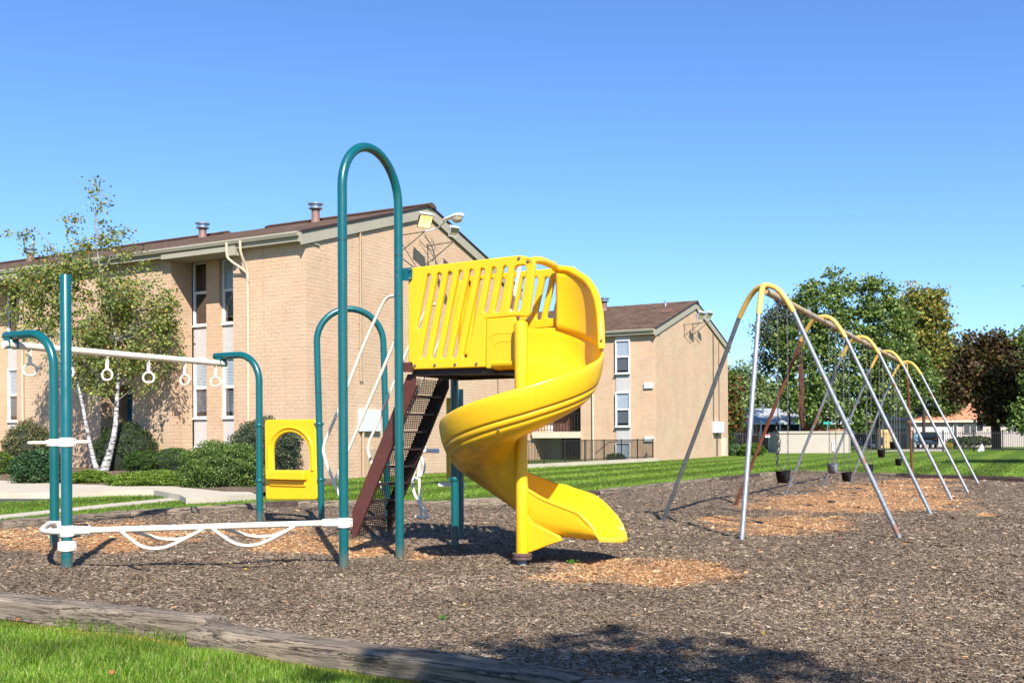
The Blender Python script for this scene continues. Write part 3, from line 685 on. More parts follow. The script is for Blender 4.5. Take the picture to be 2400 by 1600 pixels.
def clampring(par, c, r, mat='clamp_white', h=0.08, t=0.012, name='clamp', ears=True, d=None):
    c = Vector(c); m = MB(); m.lathe(c, [(r + t * .6, -h / 2), (r + t, -h / 2 + .006), (r + t, h / 2 - .006), (r + t * .6, h / 2)], 20)
    if ears:
        d = (d or U).normalized(); e = Z3.cross(d)
        m.box(c + d * (r + t + 0.010), (0.035, 0.03, h * 0.8), (d, e, Z3)); m.box(c - d * (r + t + 0.006), (0.02, 0.03, h * 0.8), (d, e, Z3))
    o = m.build(name, mat, par)
    d = (d or U).normalized(); e = Z3.cross(d)
    for zz in (-h * 0.25, h * 0.25): MB().cyl(c + d * (r + t + .018) + Z3 * zz - e * 0.022, c + d * (r + t + .018) + Z3 * zz + e * 0.022, 0.007, 8).build('bolt', 'rust_bolt', o)
    return o
play = thing('play_tower', 'teal play tower with tall arch, brown deck, slatted yellow panels and a steep perforated stair', 'play tower', B)
arch_posts(play, A, B, 3.80, 0.0475, seam=3.26)
for p, ht in ((Cc, 3.9), ):
    MB().tube([p - Z3 * 0.3, p + Z3 * 1.99], 0.046, 24).build('post', 'teal', play)
MB().tube([D - Z3 * 0.3, D + Z3 * 1.9], 0.046, 24).build('post', 'teal', play)
# deck
DQ0, DQ1, DU0, DU1, DZ = 9.05, 10.05, -6.17, -5.13, 2.03
dm = MB(); ax = (U, V, Z3)
dm.box(UQ((DU0 + DU1) / 2, (DQ0 + DQ1) / 2, DZ - 0.015), (DU1 - DU0, DQ1 - DQ0, 0.03), ax)
dm.box(UQ((DU0 + DU1) / 2, DQ0 + 0.02, DZ - 0.045), (DU1 - DU0, 0.04, 0.05), ax); dm.box(UQ((DU0 + DU1) / 2, DQ1 - 0.02, DZ - 0.045), (DU1 - DU0, 0.04, 0.05), ax)
dm.box(UQ(DU1 - 0.02, (DQ0 + DQ1) / 2, DZ - 0.045), (0.04, DQ1 - DQ0, 0.05), ax); dm.box(UQ(DU0 + 0.02, (DQ0 + DQ1) / 2, DZ - 0.045), (0.04, DQ1 - DQ0, 0.05), ax)
dm.build('deck', 'dark_brown', play)
MB().box(UQ(-4.95, DQ0 + 0.40, 1.955), (0.34, 0.78, 0.022), ax).build('slide_support', 'dark_brown', play)
bk = MB(); bk.prism([RQ(938, 849, 9.0), RQ(962, 849, 9.0), RQ(967, 872, 9.0), RQ(941, 871, 9.0)], V * 0.05)
bk.build('bracket', 'brown_paint', play)
bk = MB(); bk.prism([RQ(944, 629, 8.98), RQ(963, 626, 8.98), RQ(966, 632, 8.98), RQ(965, 655, 8.98), RQ(960, 658, 8.98), RQ(944, 657, 8.98)], V * 0.012)
g = bk.build('bracket', 'teal', play)
b2 = MB()
for px, py in ((961, 631), (961, 652), (932, 628), (932, 646), (935, 690)):
    c = RQ(px, py, 8.965 if px > 950 else 8.93); MB().cyl(c - V * 0.012, c + V * 0.02, 0.011, 8).build('bolt', 'bolt', g)
# stair
def perforated(u0, v0, du, dv, pitch, hr, fx, pv_=None, hv=None):
    hv = hv or hr
    """sheet of square cells with round holes; fx(u, v) -> point"""
    m = MB(); nu = max(1, int(du / pitch)); nv = max(1, int(dv / (pv_ or pitch))); pu, pv = du / nu, dv / nv
    K = 8; vid = {}
    def vert(u, v):
        k = (round(u, 5), round(v, 5))
        if k not in vid: vid[k] = len(m.v); m.v.append(Vector(fx(u, v)))
        return vid[k]
    for j in range(nv):
        o = 0.5 * (j % 2)
        cells = [(u0 + (i + o) * pu, pu) for i in range(nu - (1 if o else 0))]
        if o:
            for s_ in (u0, u0 + du - pu / 2):
                m.f.append((vert(s_, v0 + j * pv), vert(s_ + pu / 2, v0 + j * pv), vert(s_ + pu / 2, v0 + (j + 1) * pv), vert(s_, v0 + (j + 1) * pv)))
        for cu, w_ in cells:
            cv = v0 + j * pv; cx_, cy_ = cu + w_ / 2, cv + pv / 2
            outer = [(cu, cv), (cx_, cv), (cu + w_, cv), (cu + w_, cy_), (cu + w_, cv + pv), (cx_, cv + pv), (cu, cv + pv), (cu, cy_)]
            ho = [vert(*p) for p in outer]; hi = []
            for k in range(K):
                a = math.radians(-135 + 45 * k); hi.append(vert(cx_ + hr * cos(a), cy_ + hv * sin(a)))
            for k in range(K): m.f.append((ho[k], ho[(k + 1) % K], hi[(k + 1) % K], hi[k]))
    return m
Q0, Q1 = 9.07, 9.74
edgeL = lambda z: -7.01 + 0.50 * (z - 0.454); WDU = 0.171
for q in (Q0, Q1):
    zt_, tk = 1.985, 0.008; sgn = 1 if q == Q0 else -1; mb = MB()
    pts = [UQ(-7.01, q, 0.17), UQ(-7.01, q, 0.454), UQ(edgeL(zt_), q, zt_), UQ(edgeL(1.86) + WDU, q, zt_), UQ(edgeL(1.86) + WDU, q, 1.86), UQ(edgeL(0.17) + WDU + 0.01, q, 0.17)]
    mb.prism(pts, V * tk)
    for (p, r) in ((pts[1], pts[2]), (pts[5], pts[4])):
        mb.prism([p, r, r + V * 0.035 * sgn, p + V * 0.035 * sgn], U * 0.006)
    mb.build('stringer', 'brown_paint' if q == Q0 else 'dark_brown', play, smooth=False)  # far stringer takes the darker brown, standing for the shade it lies in
nst = 9; ZS0 = 0.20; rise = (1.97 - ZS0) / nst; q0, q1 = Q0 + 0.010, Q1 - 0.002
for i in range(nst):
    z0 = ZS0 + rise * i
    fx = lambda a, b, z0=z0: UQ(edgeL(z0 + b) + 0.085, q0 + a, z0 + b)
    perforated(0, 0, q1 - q0, rise - 0.03, 0.036, 0.0135, fx, 0.0205, 0.0074).build('riser', 'dark_brown', play, smooth=False, fix=False)
    z1 = z0 + rise - 0.012
    if i < nst - 1:
        tr = perforated(0, 0, q1 - q0, 0.15, 0.036, 0.012, lambda a, b, z1=z1: UQ(edgeL(z1) + 0.005 + b, q0 + a, z1), 0.03, 0.009)
        for e_ in (0.002, 0.155): tr.box(UQ(edgeL(z1) + e_, (q0 + q1) / 2, z1 - 0.012), (0.006, q1 - q0, 0.022), ax)
        tr.build('tread', 'dark_brown', play, smooth=False, fix=False)
# handrails
hr = 0.018
def rail(q, dx=0):
    up = [RQ(925, 693, 8.98), RQ(913, 694, 9.0), RQ(898, 706, 9.0), RQ(846, 822, 9.0), RQ(786, 980, 9.0), RQ(758, 1040, 9.0), RQ(758, 1068, 9.0), RQ(791, 1152, 9.0), RQ(812, 1192, 9.0)]
    lo = [RQ(936, 774, 8.98), RQ(904, 850, 9.0), RQ(816, 1056, 9.0), RQ(787, 1120, 9.0), RQ(783, 1135, 9.0)]
    sh = V * (q - 9.0)
    m = MB(); m.tube(smoothpath([p + sh for p in up], 2), hr, 10); m.tube(smoothpath([p + sh for p in lo], 1), hr, 10)
    m.tube([lo[1] * 0.55 + lo[2] * 0.45 + sh, lo[1] * 0.55 + lo[2] * 0.45 + sh + U * 0.001], hr, 6)
    return m.build('handrail', 'ivory', play)
rail(9.0); rail(9.84)
# near slatted panel, measured on its plane q = 8.99
PQ = 8.99
def toP(px, py):
    p = RQ(px, py, PQ); return (p.dot(U), p.z)
zx = lambda x, y: toP(940 + x / 5.228, 590 + y / 5.228)
out = [zx(85, 350), zx(128, 345), zx(128, 193), zx(1480, 36), zx(1640, 100), zx(1562, 800), zx(1400, 785), zx(1032, 822), zx(1024, 1412), zx(140, 1442), zx(130, 1365), zx(85, 1345)]
out = roundpoly(out, [0.0, 0.0, 0.02, 0.16, 0.12, 0.05, 0.1, 0.02, 0.02, 0.03, 0.0, 0.02])
slots = []
for (xt, yt, xb, yb) in ((335, 305, 212, 915), (460, 290, 262, 1275), (590, 275, 390, 1275), (722, 262, 515, 1275), (855, 250, 640, 1275), (990, 236, 775, 1270), (1130, 222, 1030, 715), (1270, 208, 1165, 712)):
    a = Vector(zx(xt, yt)); b = Vector(zx(xb, yb)); slots.append(capsule(a, b, 0.029))
slots.append(roundpoly([zx(1385, 170), zx(1520, 160), zx(1528, 240), zx(1450, 735), zx(1300, 735)], 0.05))
pn = flat_panel('side_panel', out, slots, 0.055, 0.014, V * (PQ + 0.03), U, Z3, 'yellow', play)
bm_ = MB(); wsh = MB()
for x, y in ((170, 1393), (412, 1387), (660, 1380), (922, 1370), (1443, 80), (1557, 115)):
    p = RQ(940 + x / 5.228, 590 + y / 5.228, PQ); c = p + V * 0.002; MB().cyl(c - V * 0.006, c + V * 0.01, 0.017, 14).build('washer', 'vent_brown', pn); MB().cyl(c - V * 0.014, c, 0.010, 8).build('bolt', 'bolt', pn)
# far panel (mirror)
fq = PQ + 0.84
def toF(px, py): p = RQ(px, py, fq); return (p.dot(U), p.z)
fo = [(-6.02, 2.0), (-5.12, 2.02), (-5.10, 2.48), (-4.80, 2.49), (-4.66, 2.52), (-4.56, 3.13), (-5.95, 3.13), (-6.02, 3.05)]
fs_ = []
for xt, yt, xb, yb in ((1079, 662, 1050, 850), (1104, 661, 1076, 850), (1129, 660, 1102, 850), (1154, 659, 1136, 752), (1180, 658, 1161, 751), (1206, 657, 1187, 750), (1231, 656, 1213, 749), (1257, 656, 1240, 744), (1283, 656, 1264, 744)):
    fs_.append(capsule(toF(xt, yt), toF(xb, yb), 0.030))
fs_.append(roundpoly([toF(1302, 652), toF(1330, 650), toF(1309, 746), toF(1281, 746)], 0.035))
flat_panel('side_panel', roundpoly(fo, 0.05), fs_, 0.055, 0.014, V * fq, U, Z3, 'yellow', play)
# inner ivory grab bars between deck and slide
MB().tube([RQ(1221, 612, 9.35), RQ(1195, 745, 9.35)], 0.020, 10).build('grab_bar', 'ivory', play)
MB().tube([RQ(1319, 652, 9.95), RQ(1297, 748, 9.95)], 0.020, 10).build('grab_bar', 'ivory', play)
# play panel seen edge on at the back post
e = MB(); e.prism([W(1046, 932, 11.9), W(1056, 932, 11.9), W(1056, 1118, 11.9), W(1046, 1124, 11.9)], Vector((0.01, 0.42, 0)))
ep = e.build('play_panel', 'yellow', play)
for yy in (965, 1122):
    c = W(1065, yy, Cc.y); clampring(play, (Cc.x, Cc.y, c.z), 0.046, 'teal', 0.05, 0.01, d=X3)

# ------------------------------------------------------------------ slide
O = Vector((0.097, 10.12, 0)); uO, qO = O.dot(U), O.dot(V)
slide = thing('spiral_slide', 'bright yellow plastic spiral slide turning once around its centre pole', 'slide', O)
PH0 = math.degrees(math.atan2(V.y, V.x))       # 61.4
SC = 1.02
zb_t = [(61.4, .345), (95, .53), (140, .80), (180, 1.00), (225, 1.16), (270, 1.32), (315, 1.49), (360, 1.66), (400, 1.88), (421.4, 1.99)]
zbf = lambda a: float(np.interp(a, [p[0] for p in zb_t], [p[1] for p in zb_t]))
st_list = []   # (origin on pole axis, radial dir, zb, inner h, outer h)
for a in np.linspace(421.4, 61.4, 109):
    r = Vector((cos(radians(a)), sin(radians(a)), 0)); ho = float(np.interp(a, [61, 90, 180, 270, 360, 421], [.45, .44, .42, .44, .50, .48]))
    hi = float(np.interp(a, [61, 90, 421], [.42, .36, .36])); st_list.append((O, r, zbf(a), hi, ho, 0.8))
for s in np.linspace(0.36, 0.0, 5)[:-1]: st_list.insert(0, None)
st_list[:4] = [(O - U * s, V, 2.0, 0.06, 0.48, 0.8) for s in (0.36, 0.27, 0.18, 0.09)]
TILT = {}
ex = [(0.0, .345, .44, .455), (.1, .335, .40, .45), (.2, .32, .36, .43), (.33, .305, .33, .41), (.42, .30, .31, .39), (.48, .297, .29, .365), (.55, .296, .27, .33), (.62, .297, .24, .28), (.68, .300, .18, .23), (.72, .306, .14, .19), (.755, .310, .10, .145), (.785, .312, .06, .10), (.805, .308, .03, .055), (.820, .300, .012, .025), (.828, .288, .004, .008)]
for s, zb, hi, ho in ex[1:]: TILT[len(st_list)] = 0.055 * max(0.0, (s - 0.45) / 0.38); st_list.append((O + U * s, V, zb, hi, ho, 0.8 if s < .4 else 0.8 - 0.18 * max(0, s - .5)))
inner = [(.052, .98), (.052, .90), (.052, .72), (.066, .5), (.10, .27), (.16, .10), (.24, .02)]
outer = [(.34, 0.0), (.45, 0.0), (.55, .035), (.63, .105), (.695, .215), (.74, .35), (.768, .50), (.785, .65), (.795, .80), (.80, .96)]
NIN = len(inner)
inner_exit = [(.052, .98), (.052, .90), (.052, .66), (.055, .40), (.072, .20), (.125, .06), (.24, 0.0)]
def IW(i):
    if i >= len(st_list) - len(ex) + 1: return 1.0
    r = st_list[i][1]; a = math.degrees(math.atan2(r.y, r.x)); return float(np.interp(a, [61, 110], [1, 0])) if i > 80 and a > 60 else 0.0
def chute():
    m = MB(); gr = []; T = 0.024
    grooves = [(.50, -1)]
    for (o, r, zb, hi, ho, R) in st_list:
        k = R / 0.8; wq = IW(len(m.v) // 40 if not m.v else len(m.v) // n); P = [(rr * (1 - wq) + r2 * wq, zb + (f * (1 - wq) + f2 * wq) * hi) for (rr, f), (r2, f2) in zip(inner, inner_exit)] + [(rr * k, zb + f * ho) for rr, f in outer]
        nn = []
        for i in range(len(P)):
            a = P[max(i - 1, 0)]; b = P[min(i + 1, len(P) - 1)]; dx, dz = b[0] - a[0], b[1] - a[1]; l_ = math.hypot(dx, dz) or 1; nn.append((dz / l_, -dx / l_))
        top = P[-1]; tk = T * 1.35
        ring_ = [(P[i], 0.15) for i in range(len(P))]
        ring_ += [((top[0] + tk * 0.12, top[1] + 0.010), 0.1), ((top[0] + tk * 0.5, top[1] + 0.016), 0.1), ((top[0] + tk * 0.9, top[1] + 0.008), 0.1), ((top[0] + tk, top[1] - 0.012), 0.1)]
        back_ = []
        for i in range(len(P) - 2, -1, -1):
            t_ = T * (1.0 if i < len(P) - 3 else 1.2); q = (P[i][0] + nn[i][0] * t_, P[i][1] + nn[i][1] * t_); g_ = 1.0 if (i >= NIN + 1) else 0.45
            back_.append((q, g_ if i < len(P) - 4 else 0.5))
            if i in (len(P) - 4, len(P) - 5):      # moulded groove just below this point
                a, b = (P[i], P[i - 1]); f = 0.45
                for ff, dp in ((f - .09, 1.0), (f - .03, .45), (f + .03, .45), (f + .09, 1.0)):
                    x = a[0] + (b[0] - a[0]) * ff; z = a[1] + (b[1] - a[1]) * ff; nx = nn[i][0] * (1 - ff) + nn[i - 1][0] * ff; nz = nn[i][1] * (1 - ff) + nn[i - 1][1] * ff
                    back_.append(((x + nx * T * dp, z + nz * T * dp), 0.6))
        back_.append(((P[0][0] - T * .6, P[0][1] + 0.012), 0.1))
        ring_ += back_
        tl_ = TILT.get(len(m.v) // len(ring_), 0.0)
        for (q, g_) in ring_: m.v.append(o + r * q[0] + Z3 * (q[1] - tl_ * min(1, max(0, (q[0] - .1) / .5)))); gr.append(g_)
        n = len(ring_)
    for i in range(len(st_list) - 1):
        for j in range(n): m.f.append((i * n + j, i * n + (j + 1) % n, (i + 1) * n + (j + 1) % n, (i + 1) * n + j))
    L_ = (len(st_list) - 1) * n
    m.f.append(tuple(range(n))); m.f.append(tuple(L_ + j for j in range(n)))
    o = m.build('chute', 'yellow_slide', slide, ang=75)
    a = o.data.color_attributes.new('Grime', 'FLOAT_COLOR', 'POINT')
    for i, (oo, r, zb, hi, ho, R) in enumerate(st_list):
        ang = math.degrees(math.atan2(r.y, r.x)) % 360
        wgt = float(np.interp(ang, [0, 60, 110, 150, 190, 235, 290, 360], [0.03, .05, .6, 1.0, 1.0, .45, .08, .03]))
        if i > len(st_list) - 13: wgt = 0.04
        for j in range(n): c = gr[i * n + j] * wgt; a.data[i * n + j].color = (c, c, c, 1)
    return o
chute()
# hood over the entrance
hood = [(421.4, 3.10), (410, 3.07), (400, 3.0), (390, 2.92), (380, 2.80), (373, 2.69), (367, 2.56), (362, 2.42), (359, 2.28), (357.5, 2.20)]
hm = MB(); rows = 9; As = list(np.linspace(421.4, 357.5, 26)); tubep = []
for a in As:
    top = float(np.interp(a, [p[0] for p in reversed(hood)], [p[1] for p in reversed(hood)])); bot = zbf(a) + float(np.interp(a, [357, 421], [.50, .46]))
    r = Vector((cos(radians(a)), sin(radians(a)), 0))
    for k in range(rows):
        t = k / (rows - 1); bul = 0.012 * sin(pi * t); z = bot + (max(top, bot + 0.02) - bot) * t; hm.v.append(O + r * (0.803 + bul) + Z3 * z)
    tubep.append(O + r * 0.805 + Z3 * (top + 0.01))
for i in range(len(As) - 1):
    for k in range(rows - 1): hm.f.append((i * rows + k, i * rows + k + 1, (i + 1) * rows + k + 1, (i + 1) * rows + k))
ho_ = hm.build('hood', 'yellow', slide, ang=60); s = ho_.modifiers.new('solid', 'SOLIDIFY'); s.thickness = 0.028; s.offset = 0
lead = [UQ(uO + 0.06, PQ + 0.0, 3.06), UQ(uO + 0.07, PQ + 0.12, 3.10), UQ(uO + 0.06, PQ + 0.3, 3.12), UQ(uO + 0.04, PQ + 0.6, 3.12)]
MB().tube(lead + tubep + [tubep[-1] - Z3 * 0.03], 0.040, 14).build('hood_rim', 'yellow', slide)
c = tubep[-1]; b_ = MB(); b_.cyl(c - Vector((0.0, 0.05, -0.05)), c + Vector((0, 0.0, 0.05)), 0.012, 10); b_.build('bolt', 'flange', slide)
# entrance cheek under the panel notch (with two moulded ridges)
ck = [toP(1138.5, 747), toP(1207, 741), toP(1207, 861), toP(1176, 864), toP(1138, 863)]
cko = flat_panel('cheek', roundpoly(ck, 0.01), [], 0.05, 0.012, V * (PQ + 0.028), U, Z3, 'yellow', slide)
rm = MB()
for pts in ([(1147, 794), (1153, 787), (1162, 782), (1172, 780.5), (1205, 779.5)], [(1158, 811), (1163, 805), (1170, 800.5), (1180, 799.5), (1205, 798.5)]):
    rm.tube(smoothpath([RQ(a, b, PQ + 0.004) for a, b in pts], 1), 0.006, 6)
rm.build('ridge', 'yellow', cko)
# pole
MB().lathe(O, [(0.048, 0.10), (0.058, 0.12), (0.058, 1.0), (0.060, 1.3), (0.068, 1.75), (0.070, 2.0), (0.070, 2.40), (0.066, 2.445), (0.05, 2.46)], 28).build('pole', 'yellow', slide)
gs = MB(); prof = [(0.0, 0.125), (0.075, 0.135), (0.16, 0.165), (0.30, 0.222), (0.42, 0.262), (0.40, 0.31), (0.10, 0.43), (0.0, 0.60)]
gs.prism([O + V * 0.024 + U * a + Z3 * z for a, z in prof], V * 0.05); bevel(gs.build('gusset', 'yellow', slide), 0.008, 3)
rimp = [O + U * s_ + V * 0.040 + Z3 * (zb + hi * 0.985) for s_, zb, hi, ho in ex if s_ < 0.80]
MB().tube(smoothpath([O + V * 0.02 + Z3 * 0.80] + rimp, 2), [0.020] * 5 + [0.021, 0.014], 10).build('inner_rim', 'yellow', slide)
MB().lathe(O, [(0.060, 0.118), (0.0625, 0.13), (0.0625, 0.80), (0.060, 0.83)], 28).build('sleeve', 'yellow', slide)
MB().lathe(O, [(0.060, 0.095), (0.098, 0.097), (0.100, 0.103), (0.100, 0.125), (0.062, 0.127)], 24).build('flange', 'flange', slide)
MB().lathe(O, [(0.062, 0.062), (0.098, 0.064), (0.100, 0.070), (0.100, 0.090), (0.062, 0.092)], 24).build('flange', 'flange', slide)
MB().lathe(O, [(0.044, -0.25), (0.044, 0.10), (0.04, 0.11)], 20).build('base_pipe', 'base_pipe', slide)
bm2 = MB(); q = W(1168, 1006, O.y - 0.72); bm2.cyl(q + Vector((0, 0.02, 0)), q + Vector((0, -0.012, 0)), 0.012, 10); bm2.build('bolt', 'flange', slide)

# ------------------------------------------------------------------ overhead ring ladder
P1 = G(157, 1340); P2 = G(128, 1282.6); P3 = Vector((-3.83, 15.2, 0))
ring = thing('ring_ladder', 'ivory overhead rail with hanging rings held by two curved teal posts', 'overhead ladder', P2)
ZC = 2.57
for p in (P2, P3):
    R = 0.42; path = [p - Z3 * 0.3, p + Z3 * 1.0, p + Z3 * (ZC - R)]
    for k in range(1, 13):
        t = pi / 2 * k / 12; path.append(p - U * R * (1 - cos(t)) + Z3 * (ZC - R + R * sin(t)))
    path += [p - U * 0.7 + Z3 * ZC, p - U * 0.90 + Z3 * ZC, p - U * 0.925 + Z3 * ZC]
    MB().tube(path, [0.052] * (len(path) - 1) + [0.035], 20).build('post', 'teal', ring)
RA = P2 - U * 0.80 + Z3 * 2.455; RB = P3 - U * 0.78 + Z3 * 2.455; rd = (RB - RA).normalized()
MB().tube([RA - rd * 0.10, RA + rd * 0.05, RB + rd * 0.10], 0.046, 18).build('rail', 'ivory', ring)
for c in (RA, RB):
    m = MB(); e = Z3.cross(rd)
    for s_ in (-0.06, 0.06): m.prism([c + rd * s_ + e * 0.055 + Z3 * 0.09, c + rd * s_ - e * 0.055 + Z3 * 0.09, c + rd * s_ - e * 0.055 - Z3 * 0.05, c + rd * s_ + e * 0.055 - Z3 * 0.05], rd * 0.008)
    m.build('bracket', 'teal', ring)
def ringmesh():
    h = MB(); h.tube([(0, 0, -0.0), (0, 0, -0.03)], 0.012, 8)
    h.box((0, 0, 0.0), (0.05, 0.03, 0.016)); ch = h
    ch.tube(smoothpath([(0.0, 0, -0.02), (0.025, 0, -0.05), (0.0, 0, -0.09), (-0.02, 0, -0.05)], 2, True), 0.009, 6, closed=True)
    ch.prism([(-0.022, -0.011, -0.07), (0.022, -0.011, -0.07), (0.018, -0.011, -0.175), (-0.018, -0.011, -0.175)], (0, 0.022, 0))
    gp = MB(); pts = []
    for k in range(16):
        a = 2 * pi * k / 16; x = 0.078 * cos(a); z = -0.245 + 0.078 * sin(a)
        if sin(a) < -0.75: z = -0.245 - 0.066
        pts.append((x, 0, z))
    gp.tube(pts, 0.0155, 10, closed=True); return h, gp
hm_, gm_ = ringmesh()
ring_pts = []
for px in (71, 160, 252, 349, 434, 506):
    k = (px - CX) / F; t = (k * RA.y - RA.x) / ((RB.x - RA.x) - k * (RB.y - RA.y)); ring_pts.append(RA.lerp(RB, t))
labs = ['leftmost ring on the overhead rail, partly shaded grey', 'ivory ring hidden behind the tall left teal pole', 'ivory ring just right of the tall left teal pole', 'ivory ring in the middle of the rail over the birch foliage', 'second ivory ring from the right end of the rail', 'rightmost ivory ring beside the right teal post']
first = None
for p, lb in zip(ring_pts, labs):
    loc = p - Z3 * 0.05
    if first is None:
        t_ = thing('trapeze_ring', lb, 'ring', loc, 0.25, 'rings hanging from the overhead rail')
        hm_.build('hanger', 'ivory', t_, local=True); gm_.build('grip', 'ivory', t_, local=True); first = t_
    else: dup(first, loc, rnd.uniform(-0.35, 0.35), lb)

# tall left pole, its balance beam and rungs
bal = thing('balance_beam', 'low white balance beam with looping underbars between the tall left pole and the arch', 'balance beam', P1)
MB().tube([P1 - Z3 * 0.3, P1 + Z3 * 2.885, P1 + Z3 * 2.895], [0.052, 0.052, 0.046], 24).build('post', 'teal', bal)
BA = Vector((P1.x, P1.y - 0.0, 0.40)); BB = Vector((A.x, A.y, 0.45)); bd = (BB - BA).normalized(); bn = Z3.cross(bd).normalized()
MB().tube([BA + bd * 0.08, BB - bd * 0.06], 0.031, 16).build('beam', 'ivory', bal)
m = MB(); m.tube(smoothpath([BA + bd * 0.0 - bn * 0.03, BA - bd * 0.14 - bn * 0.01, W(103, 1246, 9.95), W(98, 1240, 10.4), W(112, 1229, 11.5), W(126, 1228, 11.9)], 2), 0.031, 14); m.build('end_bar', 'ivory', bal)
def along(px): 
    k = (px - CX) / F; t = (k * BA.y - BA.x) / ((BB.x - BA.x) - k * (BB.y - BA.y)); return BA.lerp(BB, t)
for x0, x1 in ((283, 476), (497, 690)):
    a, b = along(x0) - Z3 * 0.02, along(x1) - Z3 * 0.02
    for s_ in (-1, 1):
        a2 = a + (bd * 0.10 if s_ > 0 else bd * 0); d = b - a2; off = bn * (0.24 if s_ > 0 else -0.22); dz = Z3 * (-0.10 if s_ > 0 else -0.125)
        pts = [a2, a2 + d * 0.13 + off * 0.45 + dz * 0.45, a2 + d * 0.32 + off * 1.0 + dz * 1.1, a2 + d * 0.5 + off * 1.25 + dz * 1.25, a2 + d * 0.66 + off * 1.0 + dz * 1.1, a2 + d * 0.86 + off * 0.45 + dz * 0.45, b]
        MB().tube(smoothpath(pts, 3), 0.0175, 10).build('underbar', 'ivory', bal)
def sleeve(a, b, r, par, nm='clamp'):
    m = MB(); a = Vector(a); b = Vector(b); d = (b - a).normalized(); m.tube([a, a + d * 0.006, b - d * 0.006, b], [r * .9, r, r, r * .9], 18); o = m.build(nm, 'clamp_white', par); return o
sleeve(BA + bd * 0.07, BA + bd * 0.20, 0.043, bal); sleeve(BA + bd * 0.205, BA + bd * 0.225, 0.052, bal, 'collar')
sleeve(BB - bd * 0.21, BB - bd * 0.05, 0.043, bal)
cl = clampring(bal, BA, 0.052, h=0.11, d=bd); clampring(bal, BB, 0.0475, h=0.10, d=bd); clampring(bal, BA - Z3 * 0.145, 0.052, h=0.10, d=bd)
zr = W(157, 1036, P1.y).z
c1 = clampring(bal, (P1.x, P1.y, zr), 0.052, h=0.09, d=bd)
MB().tube([Vector((P1.x, P1.y, zr)) + X3 * 0.05, Vector((P1.x, P1.y, zr)) + X3 * 0.17 + Y3 * 0.1, Vector((P1.x, P1.y, zr)) + X3 * 0.185 + Y3 * 0.115], [0.021, 0.02, 0.012], 12).build('step_bar', 'ivory', bal)
zr2 = W(128, 1037, P2.y).z
clampring(ring, (P2.x, P2.y, zr2), 0.052, h=0.085, d=-bd); clampring(ring, (P2.x, P2.y, 0.27), 0.052, h=0.10, d=-bd)
MB().tube([Vector((P2.x, P2.y, zr2)) - X3 * 0.05, Vector((P2.x, P2.y, zr2)) - X3 * 0.24 - Y3 * 0.12, Vector((P2.x, P2.y, zr2)) - X3 * 0.255 - Y3 * 0.13], [0.022, 0.02, 0.012], 12).build('step_bar', 'ivory', ring)

# small arch and window panel
A2L = Vector((-2.78, 14.65, 0)); A2R = Vector((-1.85, 14.98, 0))
a2 = thing('play_arch', 'low teal arch of bent tube standing behind the handrails', 'arch', A2L)
arch_posts(a2, A2L, A2R, 2.70, 0.0475, Vector((-0.065, 0, 0)), 1.95)
wp = thing('window_panel', 'yellow plastic play panel with an arched window hole and shelf', 'play panel', (P3 + A2L) / 2)
pd = (A2L - P3).normalized(); 
def toW(px, py):
    nrm = Vector((-pd.y, pd.x, 0)); r = ray(px, py); t = P3.dot(nrm) / r.dot(nrm); p = Vector((r.x * t, t, H + r.z * t)); return ((p - P3).dot(pd), p.z)
zw = lambda x, y: toW(x / 2.94, 850 + y / 2.94)
wo_ = roundpoly([zw(1830, 392), zw(2182, 388), zw(2194, 942), zw(1838, 942)], 0.06)
hole = [zw(x, y) for x, y in ((1890, 738), (1886, 600), (1892, 560), (1908, 530), (1935, 500), (1968, 482), (2005, 476), (2045, 484), (2085, 508), (2115, 545), (2132, 590), (2138, 640), (2138, 738))]
nP = Vector((-pd.y, pd.x, 0)); nP = nP if nP.y < 0 else -nP     # towards the camera
pw = flat_panel('panel', wo_, [hole], 0.06, 0.018, P3 + nP * 0.0, pd, Z3, 'yellow', wp)
m = MB(); hp = [zw(x, y) for x, y in ((1868, 740), (1862, 600), (1872, 540), (1900, 495), (1950, 452), (2010, 440), (2070, 455), (2125, 500), (2156, 560), (2162, 640), (2164, 740))]
m.tube(smoothpath([P3 + pd * a + Z3 * b + nP * 0.026 for a, b in hp], 2), 0.028, 12); m.build('window_trim', 'yellow', wp)
s0, s1 = zw(1866, 742), zw(2128, 806)
c = P3 + pd * ((s0[0] + s1[0]) / 2) + Z3 * ((s0[1] + s1[1]) / 2) + nP * 0.075
bevel(MB().box(c, (abs(s1[0] - s0[0]), 0.10, abs(s0[1] - s1[1])), (pd, nP, Z3)).build('shelf', 'yellow', wp), 0.015, 3)
s0, s1 = zw(1872, 806), zw(2118, 852)
c = P3 + pd * ((s0[0] + s1[0]) / 2) + Z3 * ((s0[1] + s1[1]) / 2) + nP * 0.035
bevel(MB().box(c, (abs(s1[0] - s0[0]), 0.03, abs(s0[1] - s1[1])), (pd, nP, Z3)).build('shelf_lip', 'yellow', wp), 0.01)
for yy in (430, 812):
    z = zw(1830, yy)[1]; clampring(wp, (P3.x, P3.y, z), 0.052, 'teal', 0.045, 0.01, d=pd)
    z = zw(2190, yy - 8)[1]; le = Vector((-0.065, 0, 0)) * (z / 2.7); clampring(wp, Vector((A2L.x, A2L.y, z)) + le, 0.0475, 'teal', 0.045, 0.01, d=-pd)

